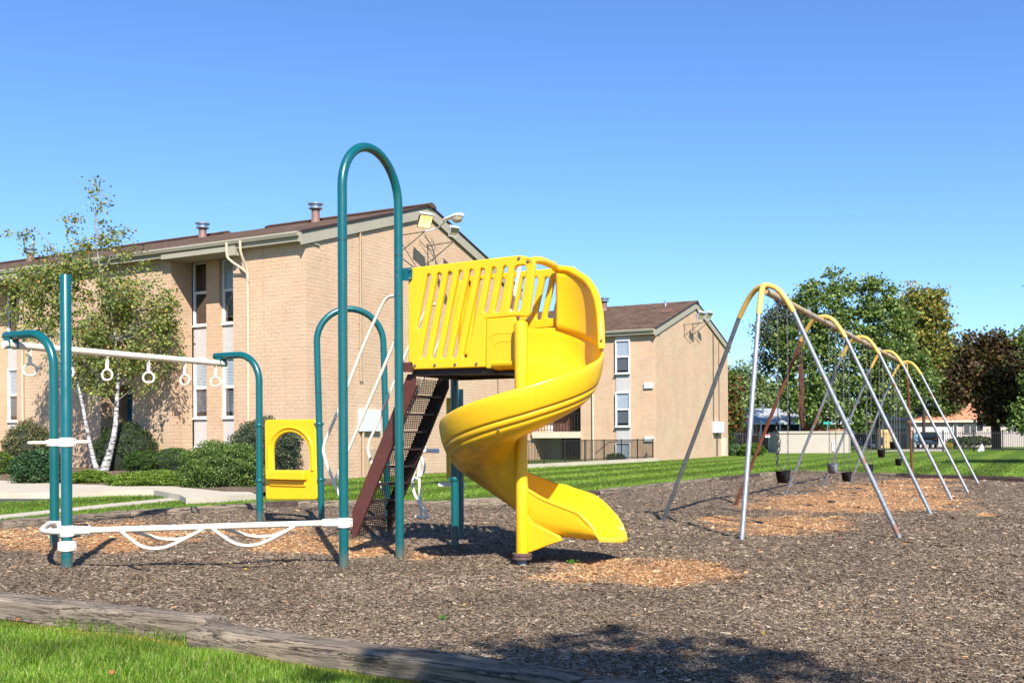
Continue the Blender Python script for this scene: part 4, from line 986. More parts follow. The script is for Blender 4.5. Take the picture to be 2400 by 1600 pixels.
# white loop climber behind the stairs
YL = 13.6
lc = thing('loop_climber', 'bent ivory tube climber hanging behind the perforated stairs', 'climber', W(985, 1213, YL))
def lp(pts, nm, r=0.021, it=2): MB().tube(smoothpath([W(950 + x / 5.806, 1020 + y / 5.806, YL + (dy if False else 0)) + Y3 * q_ for x, y, q_ in pts], it), r, 10).build(nm, 'ivory', lc)
lp([(180, 230, .0), (240, 215, 0), (380, 205, 0), (440, 212, 0)], 'top_bar', 0.027)
lp([(240, 130, .1), (300, 200, 0)], 'brace', 0.018)
lp([(185, 260, 0), (184, 540, 0), (200, 860, 0.0), (215, 1100, 0)], 'upright')
lp([(120, 480, .1), (85, 600, .1), (100, 780, .1), (180, 900, 0), (260, 1000, -.1), (310, 1080, -.1), (290, 1120, -.1), (200, 1110, 0), (130, 1105, 0)], 'curved_bar')
lp([(190, 280, 0), (240, 340, 0), (260, 430, 0), (230, 530, 0), (150, 590, 0), (50, 620, 0)], 'loop_bar', 0.024)
m = MB(); c = W(950 + 415 / 5.806, 1020 + 210 / 5.806, YL); m.box(c, (0.09, 0.07, 0.06)); bevel(m.build('clamp', 'galv_box', lc), 0.01)
m = MB(); c = W(950 + 185 / 5.806, 1020 + 535 / 5.806, YL); m.box(c, (0.05, 0.07, 0.06)); bevel(m.build('clamp', 'galv_box', lc), 0.01)
m = MB(); c = W(950 + 560 / 5.806, 1020 + 665 / 5.806, 12.0); m.box(c, (0.20, 0.06, 0.055)); 
bevel(m.build('clamp', 'clamp_white', play), 0.01)
m = MB(); c = W(950 + 760 / 5.806, 1020 + 675 / 5.806, 12.8); m.box(c, (0.09, 0.09, 0.07)); bevel(m.build('clamp', 'clamp_white', play), 0.01)
m = MB(); c = W(950 + 470 / 5.806, 1020 + 636 / 5.806, 12.0); m.box(c, (0.26, 0.03, 0.01)); m.build('bolt_strap', 'iron', play)

# ================================================================== SWINGS
swing = thing('swing_set', 'long A-frame swing set with grey rusty legs and yellow bent tops', 'swing set', (3.42, 13.5, 0))
AP = [Vector((3.40, 13.45, 0)) + Vector((1.865, 3.55, 0)) * k for k in range(5)]
RBs = [Vector((4.98, 12.66, 0)) + Vector((1.79, 3.30, 0)) * k for k in range(5)]
LBs = [Vector((2.24, 15.39, 0)) + Vector((1.85, 3.34, 0)) * k for k in range(5)]
ZT_ = 3.30
def leg_path(Cn, base, f0=0.215, z0=2.93):
    bz = [(0.215, 2.93), (0.158, 3.105), (0.118, 3.205), (0.078, 3.27), (0.035, 3.302), (0.0, 3.305)]
    s_ = f0 / 0.215
    up = [Cn.lerp(base, f * s_) + Z3 * (z if f0 == 0.215 else ZT_ - (ZT_ - z) * (ZT_ - z0) / (ZT_ - 2.93)) for f, z in bz]
    return up
matseq = {('L', 1): 'rusty', ('L', 0): 'galv_dark'}
for i in range(5):
    for side, base in (('L', LBs[i]), ('R', RBs[i])):
        up = leg_path(AP[i], base); MB().tube([base - Z3 * 0.2, up[0]], 0.0315, 14).build('leg', matseq.get((side, i), 'galvanised'), swing)
    lp_, rp_ = leg_path(AP[i], LBs[i]), leg_path(AP[i], RBs[i])
    MB().tube(lp_ + list(reversed(rp_))[1:], 0.037, 14).build('top_bend', 'swing_yellow', swing)
for Cn, base in ((AP[0], Vector((2.78, 12.24, 0))), (AP[4], AP[4] + V * 1.45)):
    up = leg_path(Cn, base, 0.26, 2.88)
    MB().tube([base - Z3 * 0.2, up[0]], 0.0315, 14).build('leg', 'galv_plain' if Cn is AP[0] else 'rusty', swing)
    MB().tube(up, 0.037, 14).build('top_bend', 'swing_yellow', swing)
bdv = (AP[4] - AP[0]).normalized()
for i in range(4):
    MB().tube([AP[i] + Z3 * 3.235 + bdv * 0.0, AP[i + 1] + Z3 * 3.235], 0.047, 14).build('beam', 'swing_beam', swing)
    m = MB()
    for s_ in (0.75, 2.9): 
        c = AP[i] + bdv * s_ + Z3 * 3.235; m.tube([c - bdv * 0.03, c + bdv * 0.03], 0.058, 12); m.box(c + Z3 * 0.06, (0.03, 0.05, 0.04), (bdv, Z3.cross(bdv), Z3))
    m.build('beam_collar', 'galv_plain', swing)
def chain(mb, a, b, link=0.062, r=0.0036, wob=0.0, w2=0.011):
    a = Vector(a); b = Vector(b); n = max(2, int((b - a).length / link)); d = (b - a) / n; dn = d.normalized(); s1 = dn.orthogonal().normalized(); s2 = dn.cross(s1)
    for k in range(n):
        c = a + d * (k + 0.5); s_ = s1 if k % 2 else s2; hl = d.length * 0.62
        if wob: c = c + s1 * wob * sin(k * 0.9) + s2 * wob * cos(k * 0.7)
        pts = []
        for j in range(8):
            t = 2 * pi * j / 8; pts.append(c + s_ * w2 * cos(t) + dn * (hl * sin(t)))
        mb.tube(pts, r, 5, closed=True)
def make_swing(label, px0, px1, zseat, style=0):
    def onbeam(px):
        k = (px - CX) / F; a, b = AP[0], AP[4]; t = (k * a.y - a.x) / ((b.x - a.x) - k * (b.y - a.y)); return a.lerp(b, t)
    a, b = onbeam(px0), onbeam(px1); c = (a + b) / 2; sp = min(max((b - a).length, 0.45), 0.62); a = c - bdv * sp / 2; b = c + bdv * sp / 2
    t = thing('swing', label, 'swing', (c.x, c.y, 3.2), 0, 'swings hanging on the long frame')
    cm = 'chain' if style != 2 else 'chain_rust'; cross = Z3.cross(bdv)
    for p, q in ((a, -1), (b, 1)):
        m = MB(); bot = p + Z3 * (zseat + 0.24)
        if style == 1 and q == -1:
            mid = p + Z3 * (zseat + 0.85); chain(m, p + Z3 * 3.17, mid); o = m.build('chain', cm, t)
            m = MB(); chain(m, mid, bot, 0.055, 0.008, 0.014, 0.018); m.build('chain', 'iron', t)
        elif style == 2:
            chain(m, p + Z3 * 3.17, c + Z3 * 2.2 + bdv * 0.03 * q, wob=0.006); chain(m, c + Z3 * 2.2 - bdv * 0.04 * q, c + Z3 * 1.42 + bdv * 0.05 * q - cross * 0.03, wob=0.008); m.build('chain', cm, t)
        else:
            chain(m, p + Z3 * 3.17, bot); m.build('chain', cm, t)
        h = MB(); h.box(p + Z3 * 3.185, (0.05, 0.03, 0.05), (bdv, cross, Z3)); h.tube([p + Z3 * 3.19 - cross * 0.048, p + Z3 * 3.19 + cross * 0.048], 0.008, 6); h.build('hanger', 'iron', t)
    if style == 2:
        m = MB(); c0 = c + Z3 * 2.35; pts = [c0, c0 - Z3 * 0.35 - cross * 0.02, c0 - Z3 * 0.7 - cross * 0.0, c0 - Z3 * 0.9 + bdv * 0.16]
        P = smoothpath(pts, 2); 
        for i in range(len(P) - 1):
            d = (P[i + 1] - P[i]); m.box((P[i] + P[i + 1]) / 2, (0.018, 0.075, d.length * 1.05), (d.normalized().cross(cross).normalized(), cross, d.normalized()))
        m.build('seat', 'chain_rust', t); return t
    # belt seat: a sagging strip
    m = MB(); K = 12; wd = 0.12; sag = 0.12; half = sp / 2 * 0.58
    top = []
    for k in range(K + 1):
        s_ = -1 + 2 * k / K; x = s_ * half * (1.0 if abs(s_) < .8 else 1.0); z = zseat + sag * abs(s_) ** 2.6
        top.append(c + bdv * x + Z3 * z)
    top = [c - bdv * (half + 0.035) + Z3 * (zseat + sag + 0.05)] + top + [c + bdv * (half + 0.035) + Z3 * (zseat + sag + 0.05)]
    vs, fs = [], []
    for p in top:
        for s_ in (-1, 1):
            vs.append(p + cross * wd / 2 * s_)
    n_ = len(top)
    for k in range(n_ - 1): fs.append((2 * k, 2 * k + 1, 2 * k + 3, 2 * k + 2))
    m.add(vs, fs); o = m.build('seat', 'rubber' if style != 3 else 'rubber_worn', t, ang=60); so_ = o.modifiers.new('solid', 'SOLIDIFY'); so_.thickness = 0.014; so_.offset = 0
    for q, e_ in ((-1, top[0]), (1, top[-1])):
        h = MB()
        ap = (a if q < 0 else b) + Z3 * (zseat + 0.25)
        h.tube([e_ - cross * 0.06, ap, e_ + cross * 0.06], 0.006, 6); h.build('hanger', 'chain', o)
    return t
make_swing('nearest black belt swing with a knotted left chain', 1822, 1848, 0.62, 1)
make_swing('rusty tangled swing wound up beside the nearest one', 1868, 1886, 0.6, 2)
make_swing('swing with a worn grey belt seat turned sideways, left one of the second bay', 1940, 1962, 0.62, 3)
make_swing('low black belt swing in the second bay, right of the grey seat', 1975, 1993, 0.42, 0)
make_swing('left swing of the third bay with its seat behind a rusty leg', 2029, 2044, 0.48, 0)
make_swing('high black swing seat in the third bay over the lawn', 2060, 2071, 0.78, 0)
make_swing('highest and smallest black swing seat in the far bay', 2088, 2098, 0.95, 0)
make_swing('low far black swing seat nearest the rear end of the set', 2101, 2110, 0.5, 0)

# ================================================================== BUILDINGS
class Bld:
    def __init__(s, name, label, corner, Wd, Ln, ze, zr):
        s.t = thing(name, label, 'building', corner, GA); s.c = Vector(corner); s.W, s.L, s.ze, s.zr = Wd, Ln, ze, zr
    def fx(s, px, d=0.0, py=1000):      # local x at photo column px on plane local y = d
        r = ray(px, py); t = (s.c.dot(V) + d) / r.dot(V); p = Vector((r.x * t, t, 0)); return (p - s.c).dot(U)
    def fz(s, px, py, d=0.0):
        r = ray(px, py); t = (s.c.dot(V) + d) / r.dot(V); return H + r.z * t
    def gy(s, px, d=0.0, py=1000):      # local y on plane local x = d
        r = ray(px, py); t = (s.c.dot(U) + d) / r.dot(U); p = Vector((r.x * t, t, 0)); return (p - s.c).dot(V)
    def gz(s, px, py, d=0.0):
        r = ray(px, py); t = (s.c.dot(U) + d) / r.dot(U); return H + r.z * t
    def part(s, mb, name, mat, par=None, **k): return mb.build(name, mat, par or s.t, local=True, **k)
def window(bd, x0, x1, z0, z1, y, split=0.5, blind_top=True, blind='blind', sill=True, back='interior', rb=0.35, lower=True):
    f = MB(); fw = 0.055; yo = y - 0.03
    for a, b, c, d in ((x0, x0 + fw, z0, z1), (x1 - fw, x1, z0, z1), (x0 + fw, x1 - fw, z1 - fw, z1), (x0 + fw, x1 - fw, z0, z0 + fw)):
        f.lbox(a, b, yo, y + 0.06, c, d)
    zm = z0 + (z1 - z0) * split; f.lbox(x0 + fw, x1 - fw, yo + 0.01, y + 0.05, zm - 0.04, zm + 0.04)
    f.lbox(x0 + 0.06, x0 + 0.085, yo + 0.012, y + 0.04, z0 + .06, zm); f.lbox(x1 - 0.085, x1 - 0.06, yo + 0.012, y + 0.04, z0 + .06, zm)
    if sill: f.lbox(x0 - 0.03, x1 + 0.03, yo - 0.05, y + 0.02, z0 - 0.05, z0 + 0.002)
    w_ = bd.part(f, 'window', 'win_white', smooth=False)
    for zz0, zz1, dy in ((z0 + fw, zm - 0.04, 0.0), (zm + 0.04, z1 - fw, -0.008)):
        bd.part(MB().add([(x0 + fw, y + 0.02 + dy, zz0), (x1 - fw, y + 0.02 + dy, zz0), (x1 - fw, y + 0.02 + dy, zz1), (x0 + fw, y + 0.02 + dy, zz1)], [(0, 1, 2, 3)]), 'pane', 'glass' if dy else 'screen_glass', w_, smooth=False, fix=False)
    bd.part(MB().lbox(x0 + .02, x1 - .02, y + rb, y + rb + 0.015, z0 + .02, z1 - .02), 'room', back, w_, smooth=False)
    if blind_top:
        m = MB(); za = z0 + (z1 - z0) * (0.10 if lower else split); n = int((z1 - za) / 0.05)
        for i in range(n):
            z = za + i * 0.05; m.add([(x0 + fw, y + 0.045, z), (x1 - fw, y + 0.045, z), (x1 - fw, y + 0.062, z + 0.047), (x0 + fw, y + 0.062, z + 0.047)], [(0, 1, 2, 3)])
        bd.part(m, 'blind', blind, w_, smooth=False)
    return w_
def gable_house(bd, facade_holes, base=-0.4):
    """brick shell: facade (y=0) with openings, gable wall x=0, back and left; roof with overhang"""
    Wd, Ln, ze, zr = bd.W, bd.L, bd.ze, bd.zr; T = 0.25
    m = MB(); pitch = (zr - ze) / (Wd / 2)
    zw = ze - 0.12                         # wall top at eaves
    # facade segments between recesses: holes = [(x0, x1, depth)]
    xs = [0.0]
    cur = 0.0
    for (a, b, d) in facade_holes:         # ordered from the corner leftwards, a > b
        m.add([(cur, 0, base), (a, 0, base), (a, 0, zw), (cur, 0, zw)], [(0, 1, 2, 3)])
        m.add([(a, 0, base), (a, d, base), (a, d, zw), (a, 0, zw)], [(0, 1, 2, 3)])
        m.add([(b, 0, base), (b, d, base), (b, d, zw), (b, 0, zw)], [(0, 1, 2, 3)])
        cur = b
    m.add([(cur, 0, base), (-Ln, 0, base), (-Ln, 0, zw), (cur, 0, zw)], [(0, 1, 2, 3)])
    # gable
    zg = zr - 0.14
    m.add([(0, 0, base), (0, Wd, base), (0, Wd, zw), (0, Wd / 2, zg), (0, 0, zw)], [(0, 1, 2, 3, 4)])
    m.add([(-Ln, 0, base), (-Ln, Wd, base), (-Ln, Wd, zw), (-Ln, Wd / 2, zg), (-Ln, 0, zw)], [(0, 1, 2, 3, 4)])
    m.add([(0, Wd, base), (-Ln, Wd, base), (-Ln, Wd, zw), (0, Wd, zw)], [(0, 1, 2, 3)])
    bd.part(m, 'wall', 'brick', smooth=False, fix=False)
    # roof
    oh, og, th = 0.30, 0.12, 0.10
    sl = Vector((0, Wd / 2 + oh, (Wd / 2 + oh) * pitch)); r = MB()
    z0 = zr - (Wd / 2 + oh) * pitch
    for s_ in (0, 1):
        y0 = -oh if s_ == 0 else Wd + oh
        a = Vector((og, y0, z0)); b = Vector((-Ln - og, y0, z0)); c = Vector((-Ln - og, Wd / 2, zr)); d = Vector((og, Wd / 2, zr))
        r.prism([a, b, c, d], (0, 0, -0.05))
    rf = bd.part(r, 'roof', 'shingle', smooth=False)
    dr = MB()      # dark drip edge along the rakes
    for s_ in (0, 1):
        y0 = -oh if s_ == 0 else Wd + oh
        dr.prism([(og + 0.02, y0, z0 - 0.055), (og + 0.02, Wd / 2, zr - 0.055), (og + 0.02, Wd / 2, zr + 0.012), (og + 0.02, y0, z0 + 0.012)], (-0.05, 0, 0))
    bd.part(dr, 'drip_edge', 'dark_brown', rf, smooth=False)
    # rake boards on the gable
    k = MB(); hgt = 0.36
    for s_ in (0, 1):
        y0 = -oh if s_ == 0 else Wd + oh
        k.prism([(og - 0.02, y0, z0 - 0.06), (og - 0.02, Wd / 2, zr - 0.06), (og - 0.02, Wd / 2, zr - 0.06 - hgt), (og - 0.02, y0, z0 - 0.06 - hgt)], (-0.04, 0, 0))
        k.prism([(og - 0.06, y0, z0 - 0.30), (og - 0.06, Wd / 2, zr - 0.30), (-0.02, Wd / 2, zr - 0.30), (-0.02, y0, z0 - 0.30)], (0, 0, -0.03))
    bd.part(k, 'rake_board', 'trim', smooth=False)
    # eave fascia, soffit, gutter
    e_ = MB(); e_.lbox(-Ln, og - 0.06, -oh, -oh + 0.03, z0 - 0.30, z0 - 0.05); e_.lbox(-Ln, og - 0.06, -oh + 0.03, 0.6, z0 - 0.30, z0 - 0.27)
    bd.part(e_, 'fascia', 'trim', smooth=False)
    g_ = MB(); zz = z0 - 0.03
    g_.prism([(og - 0.1, -oh, zz), (og - 0.1, -oh - 0.12, zz), (og - 0.1, -oh - 0.13, zz - 0.04), (og - 0.1, -oh - 0.09, zz - 0.13), (og - 0.1, -oh, zz - 0.13)], (-Ln, 0, 0))
    bd.part(g_, 'gutter', 'trim', smooth=False)
    return z0
b1 = Bld('apartment_building', 'large beige brick apartment building with a lit flood lamp on its gable', (-6.15, 30.0, 0), 13.3, 34.0, 7.52, 9.55)
x548 = b1.fx(548); x401 = b1.fx(401); x45 = b1.fx(47)
RD = 0.92
holes1 = [(x548, x401, RD), (b1.fx(310), b1.fx(236), 1.2), (x45, x45 - 2.75, RD), (x45 - 8.2, x45 - 10.9, RD)]
ze1 = gable_house(b1, holes1)
def strip_bay(bd, xr, xl, d, px_win, first_bay=True):
    """recessed bay: brick piers, tall window strips with metal infill"""
    (a0, a1), (c0, c1) = px_win
    if first_bay:
        wa = (bd.fx(a0, d), bd.fx(a1, d)); wb = (bd.fx(c0, d), xr + 0.15)
    else:
        wa = (a0, a1); wb = (c0, c1)
    zt = bd.ze - 0.2; m = MB()
    for x0, x1 in ((xl, wa[0]), (wa[1], wb[0]), (wb[1], xr)):
        if x1 - x0 > 0.01: m.lbox(x0, x1, d - (0.10 if x0 != xl else 0.0), d + 0.25, -0.4, zt)
    bd.part(m, 'bay_wall', 'brick', smooth=False)
    z = lambda py: bd.fz(470, py, d) if first_bay else None
    lev = [(5.16 + 0.02, 7.02), (2.02 + 0.12, 3.98)] 
    lev = [(bd.fz(470, 762, d), bd.fz(470, 614, d)), (bd.fz(470, 979, d), bd.fz(470, 838, d))] if first_bay else bay_lev
    for n_, (x0, x1) in enumerate((wa, wb)):
        for k_, (z0, z1) in enumerate(lev):
            window(bd, x0, x1, z0, z1, d + 0.08, 0.5 if k_ else 0.52, blind_top=(k_ == 1 or n_ == 1), back='interior_brown' if (k_ == 0 and n_ == 0) else 'interior')
        zz = [(lev[1][1], lev[0][0]), (1.0 if not first_bay else bd.fz(470, 1045, d), lev[1][0])]
        for q0, q1 in zz:
            s_ = MB(); s_.lbox(x0, x1, d + 0.07, d + 0.10, q0, q1 - 0.05)
            n_r = int((x1 - x0) / 0.11)
            for i in range(1, n_r): xx = x0 + (x1 - x0) * i / n_r; s_.lbox(xx - 0.008, xx + 0.008, d + 0.058, d + 0.07, q0, q1 - 0.05)
            bd.part(s_, 'infill_panel', 'siding', smooth=False)
        bd.part(MB().lbox(x0, x1, d + 0.07, d + 0.10, lev[0][1], zt), 'infill_panel', 'siding', smooth=False)
        window(bd, x0, x1, -0.1, (bd.fz(470, 1045, d) if first_bay else 1.0), d + 0.08, 0.55, blind_top=True, sill=False)
    return lev
bay_lev = strip_bay(b1, x548, x401, RD, ((451, 490), (520, 546)))
for xr, xl in ((x45, x45 - 2.75), (x45 - 8.2, x45 - 10.9)):
    wdt = b1.fx(490, RD) - b1.fx(451, RD)
    strip_bay(b1, xr, xl, RD, ((xr - 2.1, xr - 2.1 + wdt), (xr - 0.55, xr)), False)
# soffit trim boxes over the recesses and step pieces
for xr, xl in ((x548, x401), (x45, x45 - 2.75)):
    m = MB(); m.lbox(xl - 0.05, xr + 0.05, -0.345, -0.30, ze1 - 0.36, ze1 - 0.21); m.lbox(xl, xr, -0.30, 0.62, ze1 - 0.34, ze1 - 0.302); m.lbox(xr + 0.05, xr + 0.42, -0.345, 0.0, ze1 - 0.50, ze1 - 0.05); b1.part(m, 'bay_header', 'trim', smooth=False)
# entrance
xa, xb = b1.fx(310), b1.fx(236); m = MB(); m.lbox(xb, xa, 1.2, 1.3, -0.4, 7.2); m.lbox(xb, xa, 0.0, 1.2, 3.1, 4.1); m.lbox(xb, xa, 0.02, 1.2, 5.9, 7.2); b1.part(m, 'entrance_wall', 'brick', smooth=False)
xd = b1.fx(272, 1.1); m = MB(); m.lbox(xd, xa - 0.05, 1.12, 1.19, 0.2, 3.05); dr_ = b1.part(m, 'door', 'blue_door', smooth=False)
m = MB(); m.lbox(xb + .05, xd - 0.05, 1.13, 1.19, 0.2, 3.05); b1.part(m, 'entrance_glazing', 'car_glass', smooth=False)
m = MB(); m.lbox(xb + .1, xa - .1, 1.14, 1.19, 4.2, 5.8); b1.part(m, 'stair_window', 'car_glass', smooth=False)
# downspouts
def pipe(bd, pts, r=0.05, mat='trim_pale', name='downspout', sides=8): return bd.part(MB().tube(pts, r, sides), name, mat)
xs_ = b1.fx(586)
pipe(b1, smoothpath([(x548 + 0.12, -0.40, ze1 - 0.1), (x548 + 0.12, -0.40, ze1 - 0.45), (x548 + 0.15, -0.36, ze1 - 0.62), (xs_ - 0.05, -0.10, ze1 - 0.98), (xs_, -0.07, ze1 - 1.15), (xs_, -0.07, 0)], 1), 0.042, 'trim_tan')
pipe(b1, smoothpath([(xs_ + 0.02, -0.42, ze1 - 0.1), (xs_ + 0.02, -0.40, ze1 - 0.5), (xs_ + 0.01, -0.1, ze1 - 0.9), (xs_ + 0.01, -0.08, ze1 - 1.3)], 1), 0.042, 'trim_tan')
pipe(b1, [(b1.fx(58), -0.08, 6.6), (b1.fx(58), -0.08, 0)], 0.04, 'trim_tan')
# gable conduits, meter box
y844 = b1.gy(843); zt_ = b1.gz(843, 545)
pipe(b1, [(0.06, y844, zt_), (0.06, y844, 3.1)], 0.03, 'tan', 'conduit'); pipe(b1, [(0.06, y844 + 0.11, zt_ - 0.1), (0.06, y844 + 0.11, 3.1)], 0.025, 'tan', 'conduit')
y0, y1 = b1.gy(839), b1.gy(884); zb0, zb1 = b1.gz(862, 1011), b1.gz(862, 960)
bx = b1.part(MB().lbox(0.0, 0.16, y0, y1, zb0, zb1), 'meter_box', 'galv_box'); bevel(bx, 0.02)
b1.part(MB().lbox(0.162, 0.168, (y0 + y1) / 2 - .012, (y0 + y1) / 2 + .012, zb0 + .02, zb1 - .02), 'door_seam', 'lamp_grey', bx)
pipe(b1, [(0.1, y844 + 0.05, zb0), (0.1, y844 + 0.05, 0)], 0.045, 'tan', 'conduit')
b1.part(MB().lbox(0.0, 0.25, b1.gy(848), b1.gy(876), 0.0, b1.gz(862, 1052)), 'utility_cover', 'tan')
yq = b1.gy(1166); pipe(b1, [(0.03, yq, 6.0), (0.03, yq, 0)], 0.015, 'bracket', 'cable')
# ridge vents and flues
def flue(bd, px, tpy, wide=0.165, mat='vent_brown', cap=True):
    y = bd.W / 2 - 0.7; x = bd.fx(px, y); zt = bd.fz(px, tpy, y); zroof = bd.zr - 0.7 * (bd.zr - bd.ze) / (bd.W / 2)
    m = MB(); m.lathe((x, y, 0), [(wide * 1.35, zroof - 0.3), (wide, zroof + 0.06), (wide * 0.92, zroof + 0.08), (wide * 0.92, zt - (0.28 if cap else 0))], 16); o = bd.part(m, 'flue', mat)
    if cap:
        m = MB(); m.lathe((x, y, zt), [(wide * 1.0, -0.28), (wide * 1.55, -0.25), (wide * 1.55, -0.21), (wide * 1.15, -0.19), (wide * 1.15, -0.11), (wide * 1.75, -0.09), (wide * 1.75, -0.05), (wide * .8, 0.0)], 18)
        bd.part(m, 'cap', 'vent_metal', o)
flue(b1, 742, 474); flue(b1, 477, 520); flue(b1, 73, 580)
m = MB(); ym = b1.W / 2
for xa_, xb_ in ((0.19, b1.fx(633, ym)), (b1.fx(538, ym), -34.0)):
    m.prism([(xa_, ym - 0.26, b1.zr - 0.085), (xa_, ym - 0.24, b1.zr - 0.0), (xa_, ym, b1.zr + 0.10), (xa_, ym + 0.24, b1.zr - 0.0), (xa_, ym + 0.26, b1.zr - 0.085)], (xb_ - xa_, 0, 0))
b1.part(m, 'ridge_vent', 'shingle', smooth=False)

b2 = Bld('apartment_building', 'smaller looking beige brick apartment building behind the slide with window strips and grilles', (7.7, 53.6, 0), 13.3, 24.0, 7.13, 9.24)
bx0, bx1 = b2.fx(1361), b2.fx(1252)
ze2 = gable_house(b2, [(bx0, bx1, 1.6)], base=-1.2)
# window strip of building 2 is set into the facade: thin frame proud of a shallow dark slot
xw0, xw1 = b2.fx(1445), b2.fx(1479)
slotm = MB()
def z2(py): return b2.fz(1462, py)
lv = [(z2(875), z2(797)), (z2(999), z2(919))]
for z0, z1 in lv: window(b2, xw0, xw1, z0, z1, -0.13, 0.5, True, rb=0.10)
for q0, q1 in ((lv[0][1], lv[0][1] + 0.28), (lv[1][1], lv[0][0] - 0.05), (z2(1034), lv[1][0] - 0.05)):
    s_ = MB(); s_.lbox(xw0, xw1, -0.05, -0.004, q0, q1); n_r = 7
    for i in range(1, n_r): xx = xw0 + (xw1 - xw0) * i / n_r; s_.lbox(xx - 0.009, xx + 0.009, -0.062, -0.05, q0, q1)
    b2.part(s_, 'infill_panel', 'siding', smooth=False)
window(b2, xw0, xw1, -0.9, z2(1036), -0.13, 0.5, True, sill=False, rb=0.10)
for py0, py1 in ((896, 910), (1022, 1034)):
    x0, x1 = b2.fx(1511), b2.fx(1532); z0, z1 = b2.fz(1520, py1), b2.fz(1520, py0)
    g_ = b2.part(MB().lbox(x0, x1, -0.10, -0.004, z0, z1), 'grille', 'lamp_grey', smooth=False)
    m = MB()
    for i in range(5): zz = z0 + 0.06 + (z1 - z0 - .12) * i / 4; m.lbox(x0 + .06, x1 - .06, -0.108, -0.10, zz - .012, zz + .012)
    b2.part(m, 'louvre', 'blind', g_, smooth=False)
pipe(b2, [(b2.fx(1391), -0.07, 6.6), (b2.fx(1391), -0.07, -0.5)], 0.045); pipe(b2, [(b2.fx(1388), -0.05, 6.6), (b2.fx(1388), -0.05, -0.5)], 0.02, 'bracket', 'cable')
# balcony bay
zbal = b2.fz(1300, 1026); m = MB(); m.lbox(bx1, bx0, 1.6, 1.7, -1.2, ze2); b2.part(m, 'bay_wall', 'siding', smooth=False)
for zz in (zbal, zbal + 2.9):
    m = MB(); m.lbox(bx1 + 0.003, bx0 - 0.003, -0.25, 1.6, zz, zz + 0.36); b2.part(m, 'balcony_slab', 'trim_pale', smooth=False)
    m = MB(); m.lbox(bx1 + .5, bx1 + 1.75, 1.5, 1.58, zz + .36, zz + 2.5); b2.part(m, 'wood_panel', 'interior_brown', smooth=False)
    m = MB(); m.lbox(bx1 + 1.8, bx0 - .05, 1.52, 1.58, zz + .36, zz + 2.5); dd = b2.part(m, 'sliding_door', 'car_glass', smooth=False)
    m = MB(); m.lbox(bx1 + 2.62, bx1 + 2.68, 1.48, 1.52, zz + .36, zz + 2.5); b2.part(m, 'door_frame', 'win_white', dd, smooth=False)
    m = MB(); n_ = 16
    for i in range(n_): xx = bx1 + 0.05 + (bx0 - bx1 - 0.1) * i / (n_ - 1); m.lbox(xx - .012, xx + .012, -0.30, -0.276, zz + 0.38, zz + 1.35)
    m.lbox(bx1, bx0, -0.30, -0.27, zz + 1.35, zz + 1.38); m.lbox(bx1, bx0, -0.30, -0.27, zz + 0.44, zz + 0.46); b2.part(m, 'balcony_railing', 'iron', smooth=False)
m = MB(); m.lbox(bx1 + 1.0, bx0 - .05, 1.50, 1.58, -1.0, 1.2); b2.part(m, 'patio_glazing', 'car_glass', smooth=False)
flue(b2, 1417, 697, 0.2)
flue(b2, 1561, 704, 0.07, 'vent_metal', False)
yv = b2.gy(1600) if False else 4.0; xv = b2.fx(1567, 4.0); zv = b2.ze + 4.0 * (b2.zr - b2.ze) / 6.65
b2.part(MB().lbox(xv - .3, xv + .3, 3.75, 4.25, zv - 0.05, zv + 0.16), 'roof_vent', 'vent_brown')
m = MB(); ym = b2.W / 2; m.prism([(0.19, ym - 0.26, b2.zr - 0.085), (0.19, ym, b2.zr + 0.06), (0.19, ym + 0.26, b2.zr - 0.085)], (-22, 0, 0)); b2.part(m, 'ridge_vent', 'shingle', smooth=False)
yc = b2.gy(1671); pipe(b2, [(0.05, yc, b2.gz(1671, 772)), (0.05, yc, 1.9)], 0.03, 'bracket', 'conduit'); yc2 = b2.gy(1684); pipe(b2, [(0.05, yc2, b2.gz(1684, 800)), (0.05, yc2, 1.9)], 0.02, 'bracket', 'conduit')
y0, y1 = b2.gy(1670), b2.gy(1687); bevel(b2.part(MB().lbox(0, 0.3, y0, y1, b2.gz(1678, 1014), b2.gz(1678, 988)), 'meter_box', 'galv_box'), 0.02)
pipe(b2, [(0.07, (y0 + y1) / 2, b2.gz(1678, 1014)), (0.07, (y0 + y1) / 2, 0)], 0.04, 'bracket', 'conduit')
b2.part(MB().lbox(0, 0.2, b2.gy(1691), b2.gy(1697), 0, b2.gz(1694, 1026)), 'utility_cover', 'trim_pale')

